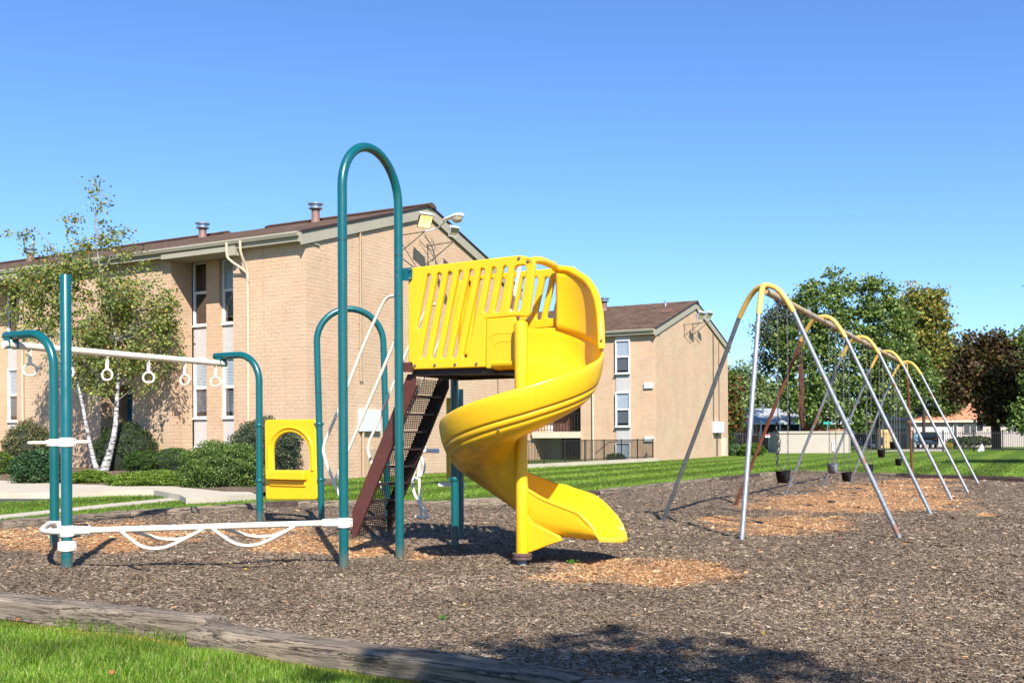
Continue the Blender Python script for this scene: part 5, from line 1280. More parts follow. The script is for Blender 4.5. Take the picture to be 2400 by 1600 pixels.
# lamps on gable walls
def wall_bracket(par, bd, y, z, reach, side=0.0):
    base1 = Vector((0.03, y, z)); base2 = Vector((0.03, y, z - 0.62)); tip = Vector((reach, y + side, z + 0.12))
    m = MB(); m.cyl(base1, tip, 0.02, 8); m.cyl(base2, tip, 0.02, 8); m.cyl(base1 + Z3 * 0.08, base2 - Z3 * 0.06, 0.018, 8); m.lbox(0, 0.03, y - .05, y + .05, z - .05, z + .05); m.lbox(0, 0.03, y - .05, y + .05, z - .67, z - .57)
    return m.build('bracket', 'bracket', par, local=True)
def flood(bd, px, py, label, lit, reach=0.75, sc=1.0):
    y = bd.gy(px, reach); z = bd.gz(px, py, reach); yw = y - 0.06
    t = thing('flood_light', label, 'wall lamp', (0, 0, 0)); t.location = bd.c; t.rotation_euler = (0, 0, GA); WM[t.name] = WM[bd.t.name]
    wall_bracket(t, bd, y - 0.36, z - 0.46, reach, 0.33)
    m = MB(); s = 0.5 * sc; h = 0.34 * sc
    dn = Vector((0.80, -0.35, -0.48)).normalized(); rx = dn.cross(Z3).normalized(); uz = rx.cross(dn)
    c = Vector((reach, y, z)); vs = []
    for k_, (a, b_) in ((0.0, (0.5, 0.5)), (-0.22 * sc, (0.34, 0.30))):
        for sx, sy in ((-1, -1), (1, -1), (1, 1), (-1, 1)): vs.append(c + dn * k_ + rx * sx * s * a + uz * sy * h * b_ * 1.3)
    m.add(vs, [(0, 1, 5, 4), (1, 2, 6, 5), (2, 3, 7, 6), (3, 0, 4, 7), (4, 5, 6, 7)]); m.tube([vs[0], vs[1], vs[2], vs[3]], 0.02, 6, closed=True)
    m.build('housing', 'flange' if lit else 'lamp_grey', t, local=True, smooth=False)
    MB().add([v + dn * 0.004 for v in vs[:4]], [(0, 1, 2, 3)]).build('lens', 'lamp_glow' if lit else 'lamp_lens', t, local=True, smooth=False)
    m = MB(); m.box(c + uz * h * 0.78 - dn * 0.05, (s * 1.05, 0.24, 0.02), (rx, dn, uz)); m.build('visor', 'lamp_grey', t, local=True)
    return t
flood(b1, 999, 520, 'lit orange flood lamp on a bracket under the ridge of the large building', True, 0.9, 1.0)
flood(b2, 1644, 742, 'small flood lamp with a yellow lens on the right building gable', False, 0.9, 1.0)
flood(b2, 1663, 741, 'grey flood lamp at the far side of the right building gable', False, 0.9, 0.9)
# second unlit square flood on building 1, seen from behind
t = flood(b1, 1066, 545, 'beige square flood lamp seen against the roof edge of the large building', False, 0.9, 0.7)
# cobra head lamp
y = b1.gy(1050, 1.7); z = b1.gz(1052, 503, 1.7)
t = thing('cobra_lamp', 'large pale streetlight head reaching out over the gable of the large building', 'wall lamp', (0, 0, 0)); t.location = b1.c; t.rotation_euler = (0, 0, GA); WM[t.name] = WM[b1.t.name]
yw = b1.gy(1010, 0.1); zw_ = b1.gz(1008, 560, 0.1)
MB().tube(smoothpath([(0.10, yw - 0.3, z - 0.22), (0.5, yw - 0.1, z - 0.14), (1.2, (yw + y) / 2, z - 0.04)], 2), 0.03, 8).build('arm', 'lamp_grey', t, local=True)
hd = Vector((1.0, 0.0, 0)) * 0; a_ = Vector((1.15, (yw + y) / 2 - 0.1, z - 0.04)); b_ = Vector((2.05, y + 0.42, z + 0.0)); dd_ = (b_ - a_); vs, fs = [], []; K = 14
for i, (f, w_, h_) in enumerate(((0, .05, .04), (.12, .09, .06), (.4, .13, .085), (.6, .18, .11), (.8, .20, .115), (.95, .15, .09), (1.0, .07, .04))):
    c = a_ + dd_ * f; sdir = dd_.normalized().cross(Z3).normalized()
    for k in range(K): an = 2 * pi * k / K; vs.append(c + sdir * w_ * cos(an) + Z3 * (h_ * sin(an) if sin(an) > 0 else h_ * .5 * sin(an)))
for i in range(6):
    for k in range(K): fs.append((i * K + k, i * K + (k + 1) % K, (i + 1) * K + (k + 1) % K, (i + 1) * K + k))
fs += [tuple(range(K)), tuple(6 * K + k for k in range(K))]
MB().add(vs, fs).build('head', 'win_white', t, local=True)
vs, fs = [], []
for i, (f, r_) in enumerate(((0, .17), (-.07, .165), (-.14, .13), (-.18, .07), (-.19, .01))):
    c = a_ + dd_ * 0.74 + Z3 * (f - 0.03)
    for k in range(K): an = 2 * pi * k / K; vs.append(c + dd_.normalized() * r_ * 1.25 * cos(an) + sdir * r_ * sin(an))
for i in range(4):
    for k in range(K): fs.append((i * K + k, i * K + (k + 1) % K, (i + 1) * K + (k + 1) % K, (i + 1) * K + k))
MB().add(vs, fs).build('globe', 'lamp_lens', t, local=True)
m = MB(); y0_ = b1.gy(1003, 0.08); z0_ = b1.gz(1003, 560, 0.08)
m.tube(smoothpath([(0.05, y0_ + .35, z0_ + .1), (0.3, y0_ + .3, z0_ - .45), (0.1, y0_ - .1, z0_ - .35), (0.05, y0_ - .45, z0_ - .1)], 3), 0.012, 6)
m.build('cable', 'iron', t, local=True)

# railing and curb between the buildings
f0 = Vector((0.35, 41.6, 0)); f1 = Vector((7.45, 53.0, 0)); fd = (f1 - f0).normalized(); fn = Z3.cross(fd); fl = (f1 - f0).length
rl = thing('railing', 'black iron picket railing on a concrete curb between the two brick buildings', 'railing', f0)
m = MB(); n_ = int(fl / 0.125)
for i in range(n_ + 1):
    p = f0 + fd * fl * i / n_; m.box(p + Z3 * 0.62, (0.022, 0.022, 0.96), (fd, fn, Z3))
m.box((f0 + f1) / 2 + Z3 * 1.11, (fl, 0.04, 0.035), (fd, fn, Z3)); m.box((f0 + f1) / 2 + Z3 * 0.22, (fl, 0.03, 0.03), (fd, fn, Z3)); m.build('pickets', 'iron', rl, smooth=False)
for i in range(8):
    p = f0 + fd * fl * i / 7; MB().box(p + Z3 * 0.6, (0.045, 0.045, 1.1), (fd, fn, Z3)).build('post', 'iron', rl, smooth=False)
MB().tube([f0 + fd * 6.6 + Z3 * 0.5 + fn * -0.1, f0 + fd * 8.2 + Z3 * 1.0, f0 + fd * 9.2 + Z3 * 1.02], 0.02, 6).build('stair_rail', 'iron', rl)
cb = MB(); cb.box((f0 + f1) / 2 + Z3 * 0.03 - fn * 0.0, (fl + 0.3, 0.5, 0.2), (fd, fn, Z3)); struct(cb.build('kerb', 'concrete', smooth=False))

# ================================================================== FOLIAGE
def crown_pts(rng, lobes, ncl, per, sig, shell=0.55):
    vol = np.array([l[3] * l[4] * l[5] * (l[6] if len(l) > 6 else 1) for l in lobes]) ** 0.75; idx = rng.choice(len(lobes), ncl, p=vol / vol.sum()); L_ = np.array([l[:6] for l in lobes])[idx]
    d = rng.normal(size=(ncl, 3)); d /= np.linalg.norm(d, axis=1)[:, None]; r = rng.uniform(shell, 1.0, (ncl, 1)) ** 0.7
    c = L_[:, :3] + d * L_[:, 3:6] * r
    s = sig * rng.uniform(0.5, 1.4, (ncl, 1)); pts = (c[:, None, :] + rng.normal(size=(ncl, per, 3)) * s[:, None, :] * np.array([1, 1, 0.6])).reshape(-1, 3)
    return c, pts
def tree(name, label, base, tr, lobes, ncl, per, sig, leaf, pal, wts, group=None, seed=1, bark='bark', trunk_top=None, flat=0.2, nbr=40, cat='tree', shell=0.5):
    rng = np.random.default_rng(seed); base = Vector(base); t = thing(name, label, cat, base, 0, group)
    c, pts = crown_pts(rng, lobes, ncl, per, sig, shell)
    tt = Vector(trunk_top) if trunk_top else base + Z3 * (np.mean([l[2] for l in lobes]) - base.z) * 0.7
    m = MB(); mid = base.lerp(tt, 0.5) + Vector((rng.uniform(-.1, .1), rng.uniform(-.1, .1), 0)); m.tube(smoothpath([base - Z3 * 0.3, base + Z3 * 0.3, mid, tt], 2), [tr * 1.25] + [tr * (1 - 0.5 * k / 11) for k in range(1, 12)] if False else tr, 10)
    for i in rng.choice(ncl, min(nbr, ncl), replace=False):
        q = Vector(c[i]); f = rng.uniform(0.45, 1.0); s = base.lerp(tt, f); m.tube(smoothpath([s, s.lerp(q, 0.5) + Z3 * abs(q.z - s.z) * 0.12, q], 1), [tr * 0.4, tr * .28, tr * .2, tr * 0.08][:4] if True else 0, 5)
    m.build('trunk', bark, t)
    v = leaf_quads(rng, pts, leaf, flat, 0.75); col = palette(rng, len(pts), pal, wts, 0.22)
    npmesh('crown', v, 4, 'leaf', np.repeat(col, 4, 0), t); return t
GREEN = [(0.055, 0.10, 0.025), (0.11, 0.17, 0.04), (0.19, 0.25, 0.065), (0.29, 0.34, 0.12)]
# birch in front of the left building
YB = 31.5
def PL(px, py, rx, ry, w_=1.0, dY=0.0, ryd=None):
    c = W(px, py, YB + dY); k = YB / F; return (c.x, c.y, c.z, rx * k, (ryd or min(rx, ry) * 0.8) * k, ry * k, w_)
bl = [PL(95, 700, 95, 100), PL(190, 640, 95, 80), PL(300, 690, 100, 85), PL(375, 770, 62, 85), PL(230, 790, 120, 100), PL(320, 850, 90, 75), PL(170, 870, 55, 50, .7), PL(35, 665, 50, 35, .9), PL(75, 770, 60, 60, .6),
      PL(60, 548, 50, 26, .35), PL(232, 505, 28, 75, .5), PL(228, 440, 16, 26, .5), PL(178, 520, 25, 50, .2), PL(262, 560, 35, 35, .4), PL(200, 575, 50, 30, .4), PL(300, 590, 55, 25, .35), PL(115, 600, 50, 30, .4), PL(395, 700, 35, 50, .5), PL(240, 910, 60, 35, .6), PL(400, 850, 30, 40, .4)]
rng = np.random.default_rng(42)
bt = thing('birch_tree', 'two-stemmed birch with white bark and yellowing leaves in front of the large building', 'tree', W(238, 1100, YB))
c, pts = crown_pts(rng, bl, 600, 34, 0.16, 0.05)
str_ = rng.choice(len(c), 170); k_ = np.repeat(str_, 12); hang = c[k_] + np.stack([rng.normal(0, .035, len(k_)), rng.normal(0, .05, len(k_)), -np.tile(np.linspace(0.05, 0.62, 12), 170)], 1); pts = np.concatenate([pts, hang])
col = palette(rng, len(pts), [(0.10, 0.14, 0.035), (0.17, 0.22, 0.055), (0.27, 0.30, 0.085), (0.44, 0.35, 0.07), (0.40, 0.20, 0.06)], [3.2, 4, 3, 0.8, 0.3], 0.2)
npmesh('crown', leaf_quads(rng, pts, 0.095, 0.2, 0.75), 4, 'leaf', np.repeat(col, 4, 0), bt)
s1 = [W(x, y, YB) for x, y in ((228, 1106), (215, 1060), (203, 1000), (190, 930), (175, 870), (165, 800), (160, 720), (165, 620), (172, 520))]
s2 = [W(x, y, YB) for x, y in ((243, 1106), (258, 1060), (270, 1010), (274, 940), (277, 880), (272, 800), (258, 720), (235, 640), (222, 540), (232, 440))]
MB().tube(smoothpath(s1, 1), [0.085, 0.062, 0.055, 0.05, 0.04, 0.025, 0.018, 0.012, 0.007], 10).build('trunk', 'birch_bark', bt)
MB().tube(smoothpath(s2, 1), [0.15, 0.095, 0.08, 0.065, 0.05, 0.028, 0.02, 0.014, 0.008, 0.005], 10).build('trunk', 'birch_bark', bt)
m = MB()
for i in rng.choice(len(c), 90, replace=False):
    q = Vector(c[i]); S_ = s1 if q.x < W(200, 0, YB).x else s2; cand = [p for p in S_[3:] if p.z < q.z + 0.3] or [S_[3]]; s_ = cand[-1]
    m.tube(smoothpath([s_, s_.lerp(q, 0.5) + Z3 * 0.2, q], 1), [0.018, 0.010, 0.004], 5)
m.tube(smoothpath([s1[5], W(140, 610, YB), W(100, 545, YB), W(60, 535, YB), W(20, 555, YB)], 2), [0.03, 0.02, 0.012, 0.008, 0.004], 6)
m.build('core_or_branches', 'bark_grey', bt)

def shrub(label, px0, px1, py0, py1, Y, pal, wts, leaf=0.07, n=5200, shape=2.0, seed=0, group=None, name='shrub', core=0.86, spiky=0.0, depth=0.9):
    rng = np.random.default_rng(seed + 100); a = W(px0, py1, Y); b = W(px1, py0, Y); cx_ = (a.x + b.x) / 2; rx = (b.x - a.x) / 2; z0, z1 = a.z, b.z; rz = z1 - z0
    t = thing(name, label, 'shrub', (cx_, Y, z0), 0, group)
    d = rng.normal(size=(n, 3)); d[:, 2] = np.abs(d[:, 2]) * 1.25 - 0.55; d /= np.linalg.norm(d, axis=1)[:, None]
    lump = 1 + 0.10 * np.sin(d[:, 0] * 7 + seed) * np.cos(d[:, 2] * 9 + seed * 2) + 0.07 * np.sin(d[:, 1] * 11 + d[:, 2] * 13)
    r = lump * rng.uniform(0.84, 1.04 + spiky, n)
    zc = z0 + rz * 0.47; rzt = rz * 0.53
    pts = np.stack([cx_ + d[:, 0] * rx * r, Y + d[:, 1] * rx * depth * r, np.where(d[:, 2] > 0, zc + d[:, 2] * rzt * r, zc + d[:, 2] * rz * 0.85 * r)], 1)
    pts[:, 2] = np.maximum(pts[:, 2], z0 - 0.02)
    col = palette(rng, n, pal, wts, 0.25); npmesh('foliage', leaf_quads(rng, pts, leaf, 0.0, 0.6), 4, 'leaf', np.repeat(col, 4, 0), t)
    m = MB(); K, R_ = 20, 9
    for i in range(R_ + 1):
        ph = -0.6 + (pi / 2 + 0.6) * i / R_
        for k in range(K):
            an = 2 * pi * k / K; lm_ = 1 + 0.06 * sin(5 * an + seed); zz = zc + (sin(ph) * (rzt if ph > 0 else rz * .8)) * core
            m.v.append(Vector((cx_ + cos(ph) * cos(an) * rx * core * lm_, Y + cos(ph) * sin(an) * rx * depth * core * lm_, zz)))
    for i in range(R_):
        for k in range(K): m.f.append((i * K + k, i * K + (k + 1) % K, (i + 1) * K + (k + 1) % K, (i + 1) * K + k))
    m.build('core_or_branches', 'core', t); return t  # solid dark core under the leaves, a closed ball rather than twigs
DK = [(0.028, 0.05, 0.014), (0.05, 0.085, 0.022), (0.085, 0.125, 0.035), (0.15, 0.17, 0.06)]
OL = [(0.06, 0.08, 0.03), (0.11, 0.13, 0.045), (0.17, 0.17, 0.07), (0.22, 0.15, 0.09)]
DG = [(0.03, 0.065, 0.010), (0.06, 0.12, 0.016), (0.10, 0.175, 0.028), (0.15, 0.23, 0.045)]
YL = [(0.07, 0.13, 0.015), (0.12, 0.20, 0.025), (0.18, 0.27, 0.04), (0.25, 0.32, 0.08)]
YG = [(0.055, 0.105, 0.010), (0.10, 0.175, 0.016), (0.165, 0.25, 0.028), (0.24, 0.32, 0.05)]
# rounded, clipped shrubs of the planting bed
shrub('clipped green hedge shrub left of the mottled round shrub', -40, 27, 1058, 1112, 31.5, YG, [3, 4, 2, 1], 0.05, 6000, seed=1, core=0.93)
shrub('tall round mottled shrub behind the pair of teal posts', 13, 122, 990, 1112, 32.5, OL, [2, 4, 3.4, 2.2], 0.06, 11000, seed=2, core=0.9)
shrub('feathery dark pine shrub just left of the two teal posts', 45, 135, 1065, 1128, 27.0, [(0.025, 0.065, 0.025), (0.05, 0.11, 0.04), (0.085, 0.16, 0.06)], [3, 3, 1], 0.08, 7000, seed=3, spiky=0.35, core=0.6)
shrub('dark round shrub in the shade behind the birch trunks', 226, 362, 992, 1108, 32.6, DK, [4, 3, 1, .5], 0.055, 11000, seed=4, core=0.92)
shrub('small dark green ball shrub right of the birch trunks', 294, 372, 1056, 1106, 30.2, DG, [5, 3, .6, .1], 0.05, 5500, seed=5)
shrub('neat bright green dome shrub beneath the window bay', 360, 458, 1050, 1104, 30.0, DG, [3, 4, 2, .4], 0.04, 9500, seed=6, core=0.95)
shrub('broad loose juniper in front of the tall window bay', 434, 612, 1042, 1150, 24.5, [(0.045, 0.09, 0.018), (0.10, 0.165, 0.032), (0.17, 0.245, 0.055), (0.26, 0.32, 0.10)], [3, 4, 2.2, .9], 0.048, 26000, seed=7, spiky=0.10, core=0.86)
shrub('large glossy ball shrub at the building corner behind the yellow window panel', 546, 704, 982, 1104, 28.8, [(0.035, 0.05, 0.028), (0.08, 0.10, 0.05), (0.15, 0.17, 0.09), (0.26, 0.27, 0.17)], [3, 4, 2, 1], 0.055, 14000, seed=8, core=0.92)
shrub('low spreading ground cover mound left of the birch base', 168, 258, 1103, 1134, 26.8, YG, [2.4, 4, 3, 1.6], 0.042, 12000, seed=9, spiky=0.08, name='ground_cover')
shrub('long low ground cover mound between the birch and the juniper', 264, 452, 1104, 1140, 25.6, YG, [2.4, 4, 3, 1.8], 0.042, 22000, seed=10, spiky=0.08, name='ground_cover')
shrub('small dark shrub behind the iron railing of the right building', 1420, 1466, 1062, 1082, 51.5, DK, [3, 3, 2, 1], 0.10, 1200, seed=11)
shrub('pale round shrub beside the right building gable', 1706, 1740, 1041, 1066, 66, [(0.08, 0.14, 0.06), (0.13, 0.2, 0.09)], [1, 1], 0.14, 1500, seed=12)
shrub('wide dark green shrub between the pale shrub and the iron fence', 1734, 1792, 1038, 1069, 65, YG, [4, 3, 1, .3], 0.14, 2500, seed=13)
shrub('narrow upright shrub touching the right building gable', 1700, 1722, 1010, 1060, 69, DK, [3, 3, 2, 1], 0.14, 1800, seed=14)

# far trees
def TL(px, py, rx, ry, Y, w_=1.0, ryd=None):
    c = W(px, py, Y); k = Y / F; return (c.x, c.y, c.z, rx * k, (ryd or rx * 0.7) * k, ry * k, w_)
YM = 88.0
tree('maple_tree', 'big broad green maple behind the swing set', W(2058, 1046, YM), 0.22,
     [TL(x, y, a, b, YM) for x, y, a, b in ((1925, 720, 70, 60), (2010, 700, 60, 55), (1880, 800, 75, 70), (1980, 800, 90, 80), (2080, 760, 60, 70), (2090, 850, 80, 70), (1880, 890, 60, 60), (1970, 920, 90, 60), (2080, 930, 80, 55), (2070, 700, 22, 45), (1890, 960, 60, 35), (1830, 830, 26, 40), (2140, 880, 60, 60), (1940, 970, 60, 30), (1895, 690, 22, 30), (1955, 655, 26, 25), (2040, 660, 22, 28), (2125, 760, 30, 30), (1845, 800, 28, 24), (1905, 655, 14, 16), (2090, 690, 16, 34))],
     1150, 26, 0.36, 0.32, GREEN, [2, 4, 3, 1.2], seed=3, nbr=60, shell=0.35)
tree('willow_tree', 'greyish drooping tree leaning out left of the big maple', W(1850, 1050, 94), 0.16, [TL(x, y, a, b, 94) for x, y, a, b in ((1815, 770, 38, 45), (1850, 740, 40, 45), (1800, 830, 24, 50))], 230, 26, 0.45, 0.26, [(0.07, 0.09, 0.06), (0.11, 0.135, 0.09)], [1, 1], seed=4)
tree('autumn_tree', 'tall tree turning yellow behind the big maple', W(2165, 1046, 102), 0.16, [TL(x, y, a, b, 102) for x, y, a, b in ((2140, 695, 18, 30), (2195, 700, 22, 26), (2160, 720, 50, 45), (2130, 760, 45, 50), (2185, 760, 38, 50), (2160, 830, 55, 60), (2200, 830, 45, 50))], 420, 26, 0.5, 0.36, [(0.10, 0.13, 0.03), (0.20, 0.21, 0.045), (0.34, 0.28, 0.06), (0.42, 0.24, 0.07)], [3, 4, 2.4, .8], seed=5)
tree('evergreen_tree', 'dark green tree between the yellow tree and the purple one', W(2230, 1046, 108), 0.16, [TL(x, y, a, b, 108) for x, y, a, b in ((2215, 850, 45, 70), (2190, 930, 60, 60), (2235, 900, 40, 60))], 330, 26, 0.5, 0.36, GREEN, [4, 3, 1, .3], seed=6)
tree('purple_plum_tree', 'dark purple leaved tree in front of the orange roofed house', W(2335, 1048, 90), 0.40, [TL(x, y, a, b, 90) for x, y, a, b in ((2330, 815, 55, 45), (2285, 860, 55, 50), (2350, 880, 70, 60), (2270, 915, 55, 35), (2400, 860, 60, 75), (2385, 950, 65, 40), (2345, 955, 60, 45), (2245, 890, 32, 30), (2265, 810, 22, 30))],
     900, 26, 0.42, 0.34, [(0.034, 0.020, 0.010), (0.078, 0.045, 0.020), (0.17, 0.10, 0.04), (0.12, 0.13, 0.045)], [4, 4, 2.2, 2.2], seed=7, nbr=50, shell=0.3)
tree('maple_tree', 'green leafy branch tree right of the purple tree', W(2470, 1048, 84), 0.3, [TL(x, y, a, b, 84) for x, y, a, b in ((2450, 800, 60, 55), (2440, 900, 40, 40), (2420, 980, 40, 50), (2480, 900, 70, 80))], 330, 26, 0.4, 0.32, GREEN, [2, 4, 3, 1.6], seed=8)
tree('shade_tree', 'light green tree right of the brick gable, behind the red shrub', W(1770, 1048, 112), 0.3, [TL(x, y, a, b, 112) for x, y, a, b in ((1765, 885, 30, 38), (1732, 880, 22, 36), (1755, 935, 50, 45), (1800, 960, 40, 40), (1775, 990, 60, 30))], 330, 26, 0.5, 0.34, [(0.10, 0.15, 0.05), (0.18, 0.23, 0.08), (0.30, 0.34, 0.14)], [2, 3, 2.4], seed=9)
tree('shade_tree', 'darker tree filling the gap between the light green tree and maple', W(1830, 1048, 118), 0.3, [TL(x, y, a, b, 118) for x, y, a, b in ((1810, 930, 40, 40), (1850, 950, 45, 45))], 200, 26, 0.55, 0.36, GREEN, [4, 3, 1, .3], seed=10)
tree('red_maple', 'slim reddening tree hugging the right brick building', W(1716, 1052, 76), 0.14, [TL(x, y, a, b, 76) for x, y, a, b in ((1712, 905, 10, 34), (1720, 975, 18, 34), (1712, 940, 11, 40))], 200, 26, 0.28, 0.24, [(0.20, 0.04, 0.025), (0.30, 0.07, 0.04), (0.09, 0.14, 0.03), (0.16, 0.20, 0.05)], [1.4, 1.2, 4, 3], seed=11)
# a row of far trees that closes the horizon (behind the houses)
for i, (px, w_, h_) in enumerate(((1600, 90, 60), (1700, 90, 45), (1950, 110, 80), (2100, 100, 70), (2260, 110, 60), (2420, 100, 60))):
    tree('distant_tree', 'distant %s tree in the row behind the houses, %s' % (['dark', 'pale', 'olive'][i % 3], ['hidden by the right building', 'beyond the red maple', 'behind the blue roof', 'behind the big maple', 'behind the orange roof', 'beyond the purple tree'][i]), W(px, 1030, 150), 0.3,
         [TL(px, 1010 - h_ * .6, w_ * .6, h_ * .6, 150), TL(px - 30, 1000, w_ * .5, h_ * .4, 150), TL(px + 30, 1000, w_ * .5, h_ * .4, 150)], 150, 22, 0.9, 0.7, GREEN, [4, 3, 1, .3], 'trees behind the houses', seed=30 + i)
# the tree behind the camera whose crown shades the lower right of the bed
rngt = np.random.default_rng(77)
tree('shade_tree', 'leafy tree whose dappled shade falls on the chips in front of the slide', (4.6, -6.2, 0), 0.22,
     [(2.55, -2.85, 7.7, 0.75, 0.22, 0.25, 2), (3.0, -2.40, 7.7, 0.70, 0.18, 0.20, 1.8), (3.55, -2.9, 7.6, 0.45, 0.20, 0.22, 2.0), (1.9, -3.3, 7.8, 0.9, 0.3, 0.3, 1.2), (3.0, -3.7, 7.9, 1.0, 0.4, 0.4, .6), (3.3, -5.2, 8.2, 1.8, 1.4, 1.2), (5.0, -6.5, 8.0, 2.4, 1.8, 1.5)], 520, 42, 0.13, 0.12, GREEN, [2, 4, 3, 1], seed=12, shell=0.1)
tree('shade_tree', 'tree whose long shade lies on the lawn by the iron fence', (27.5, 39.5, 0), 0.25, [(26.5, 39.5, 7.2, 3.6, 2.6, 2.0), (28.5, 40.5, 8.0, 3.5, 3, 2.4), (23.8, 40.0, 6.8, 1.8, 1.0, 0.9)], 420, 26, 0.4, 0.3, GREEN, [2, 4, 3, 1], seed=13, shell=0.2)

# ================================================================== FAR YARD
YF = 76.0
ff = thing('picket_fence', 'long black iron picket fence at the far edge of the lawn', 'fence', W(1735, 1057, YF))
m = MB(); xa, xb = W(1735, 1057, YF).x, W(2520, 1057, YF).x; gap0, gap1 = W(1823, 0, YF).x, W(1995, 0, YF).x; n_ = int((xb - xa) / 0.14)
for i in range(n_):
    x = xa + (xb - xa) * i / n_
    if gap0 < x < gap1: continue
    m.box((x, YF, 0.78), (0.022, 0.022, 1.5))
for a, b in ((xa, gap0), (gap1, xb)):
    for z in (0.2, 1.38): m.box(((a + b) / 2, YF, z), (b - a, 0.035, 0.035))
m.build('pickets', 'iron', ff, smooth=False)
for px in (1740, 1780, 1815, 2000, 2070, 2140, 2210, 2282, 2350, 2420):
    x = W(px, 1000, YF).x; MB().box((x, YF, 0.82), (0.07, 0.07, 1.66)).build('post', 'iron', ff, smooth=False)
en = thing('dumpster_enclosure', 'low beige walled enclosure between two runs of iron fence', 'enclosure', W(1908, 1058, 75))
x0, x1 = W(1824, 1030, 74.5).x, W(1993, 1030, 74.5).x
m = MB(); m.lbox(x0, x1, 74.5, 74.65, -0.1, 1.52); m.lbox(x0, x0 + .15, 74.65, 77.5, -0.1, 1.52); m.lbox(x1 - .15, x1, 74.65, 77.5, -0.1, 1.52)
nn = 40
for i in range(1, nn): xx = x0 + (x1 - x0) * i / nn; m.lbox(xx - .006, xx + .006, 74.49, 74.5, -0.05, 1.38)
m.build('wall', 'enclosure', en, smooth=False)
MB().lbox(x0 - .04, x1 + .04, 74.42, 74.75, 1.43, 1.60).build('cap', 'trim', en, smooth=False)
sg = thing('notice_sign', 'small white notice with a red emblem on the beige enclosure', 'sign', W(1954, 1056, 74.4))
p = W(1954, 1045, 74.4); MB().box(p, (0.20, 0.02, 0.75)).build('board', 'sign_white', sg, smooth=False)
p = W(1954, 1038, 74.38); MB().box(p, (0.11, 0.012, 0.12)).build('emblem', 'sign_red', sg, smooth=False)
sg = thing('yard_sign', 'red and white board hanging on the iron fence left of the enclosure', 'sign', W(1799, 1022, YF - .1))
p = W(1799, 1021, YF - .06); MB().box(p, (0.36, 0.02, 0.24)).build('board', 'sign_white', sg, smooth=False)
MB().box(p + Vector((0, -.015, 0.085)), (0.36, 0.012, 0.07)).build('band', 'sign_red', sg, smooth=False); MB().box(p + Vector((0, -.015, -0.03)), (0.1, 0.012, 0.09)).build('emblem', 'sign_red', sg, smooth=False)
ss = thing('street_sign', 'green street name sign on a post above the enclosure', 'sign', W(1939, 1050, 84))
p = W(1939, 991, 80); ss.location = (p.x, p.y, 0); WM[ss.name] = Matrix.Translation((p.x, p.y, 0))
MB().cyl((p.x, p.y, 0), (p.x, p.y, p.z), 0.03, 8).build('pole', 'galv_plain', ss); MB().box(p, (0.62, 0.03, 0.2)).build('blade', 'street_green', ss, smooth=False)
MB().box(p + Vector((0.1, 0, -0.25)), (0.03, 0.4, 0.14)).build('blade', 'street_green', ss, smooth=False)
# driveway and street
dv = MB(); dv.add([(x, y, -0.015) for x, y in ((W(2005, 0, 79).x, 79), (W(2215, 0, 79).x, 79), (W(2215, 0, 104).x, 104), (W(2150, 0, 104).x, 104), (W(2060, 0, 90).x, 86))], [(0, 1, 2, 3, 4)]); struct(dv.build('driveway', 'concrete', smooth=False))
# house with pale roof
def house(name, label, Y, pxl, pxr, py_e, py_r, wallmat, roofmat, depth=8.0, hip=False, ridge=None):
    a = W(pxl, py_e, Y); b = W(pxr, py_e, Y); zr = W(pxl, py_r, Y + depth / 2).z; ze = a.z; t = thing(name, label, 'house', (a.x, Y, 0)); 
    x0, x1 = a.x + 0.4, b.x - 0.4
    m = MB(); m.lbox(x0, x1, Y + 0.5, Y + depth - .5, -0.2, ze); m.prism([(x0, Y + .5, ze), (x0, Y + depth - .5, ze), (x0, Y + depth / 2, zr - .2)], (0.2, 0, 0)); m.build('wall', wallmat, t, smooth=False)
    rx0, rx1 = (a.x, b.x) if not ridge else (W(ridge[0], 0, Y + depth / 2).x, W(ridge[1], 0, Y + depth / 2).x)
    r = MB(); e0, e1, e2, e3 = Vector((a.x, Y, ze)), Vector((b.x, Y, ze)), Vector((b.x, Y + depth, ze)), Vector((a.x, Y + depth, ze)); r0, r1 = Vector((rx0, Y + depth / 2, zr)), Vector((rx1, Y + depth / 2, zr))
    r.add([e0, e1, e2, e3, r0, r1], [(0, 1, 5, 4), (3, 4, 5, 2), (0, 4, 3), (1, 2, 5), (0, 3, 2, 1)]); r.build('roof', roofmat, t, smooth=False)
    MB().lbox(a.x, b.x, Y - .04, Y + 0.0, ze - .16, ze + .03).build('fascia', 'trim_pale' if wallmat != 'brick_red' else 'lamp_grey', t, smooth=False)
    return t, x0, x1, ze
def hwin(t, px0, px1, py0, py1, Y, frame='win_white', n=2):
    a = W(px0, py1, Y); b = W(px1, py0, Y); f = MB(); fw = 0.07
    f.lbox(a.x, b.x, Y - .05, Y, b.z - fw, b.z); f.lbox(a.x, b.x, Y - .05, Y, a.z, a.z + fw)
    for i in range(n + 1): x = a.x + (b.x - a.x) * i / n; f.lbox(x - fw / 2, x + fw / 2, Y - .052, Y - .001, a.z, b.z)
    o = f.build('window', frame, t, smooth=False); MB().lbox(a.x, b.x, Y - .02, Y - .006, a.z, b.z).build('pane', 'car_glass', o, smooth=False); return o
h1, hx0, hx1, hz = house('brick_house', 'low red brick house with a pale blue-grey roof and shaded porch', 100, 1725, 2000, 991, 957, 'brick_red', 'roof_blue', 9)
hwin(h1, 1720 + 2, 1736, 1006, 1018, 100.48); hwin(h1, 1761, 1772, 995, 1020, 100.48, n=1)
for px in (1779, 1824, 1870): x = W(px, 0, 99.6).x; MB().lbox(x - .06, x + .06, 99.55, 99.67, 0, hz).build('porch_post', 'win_white', h1, smooth=False)
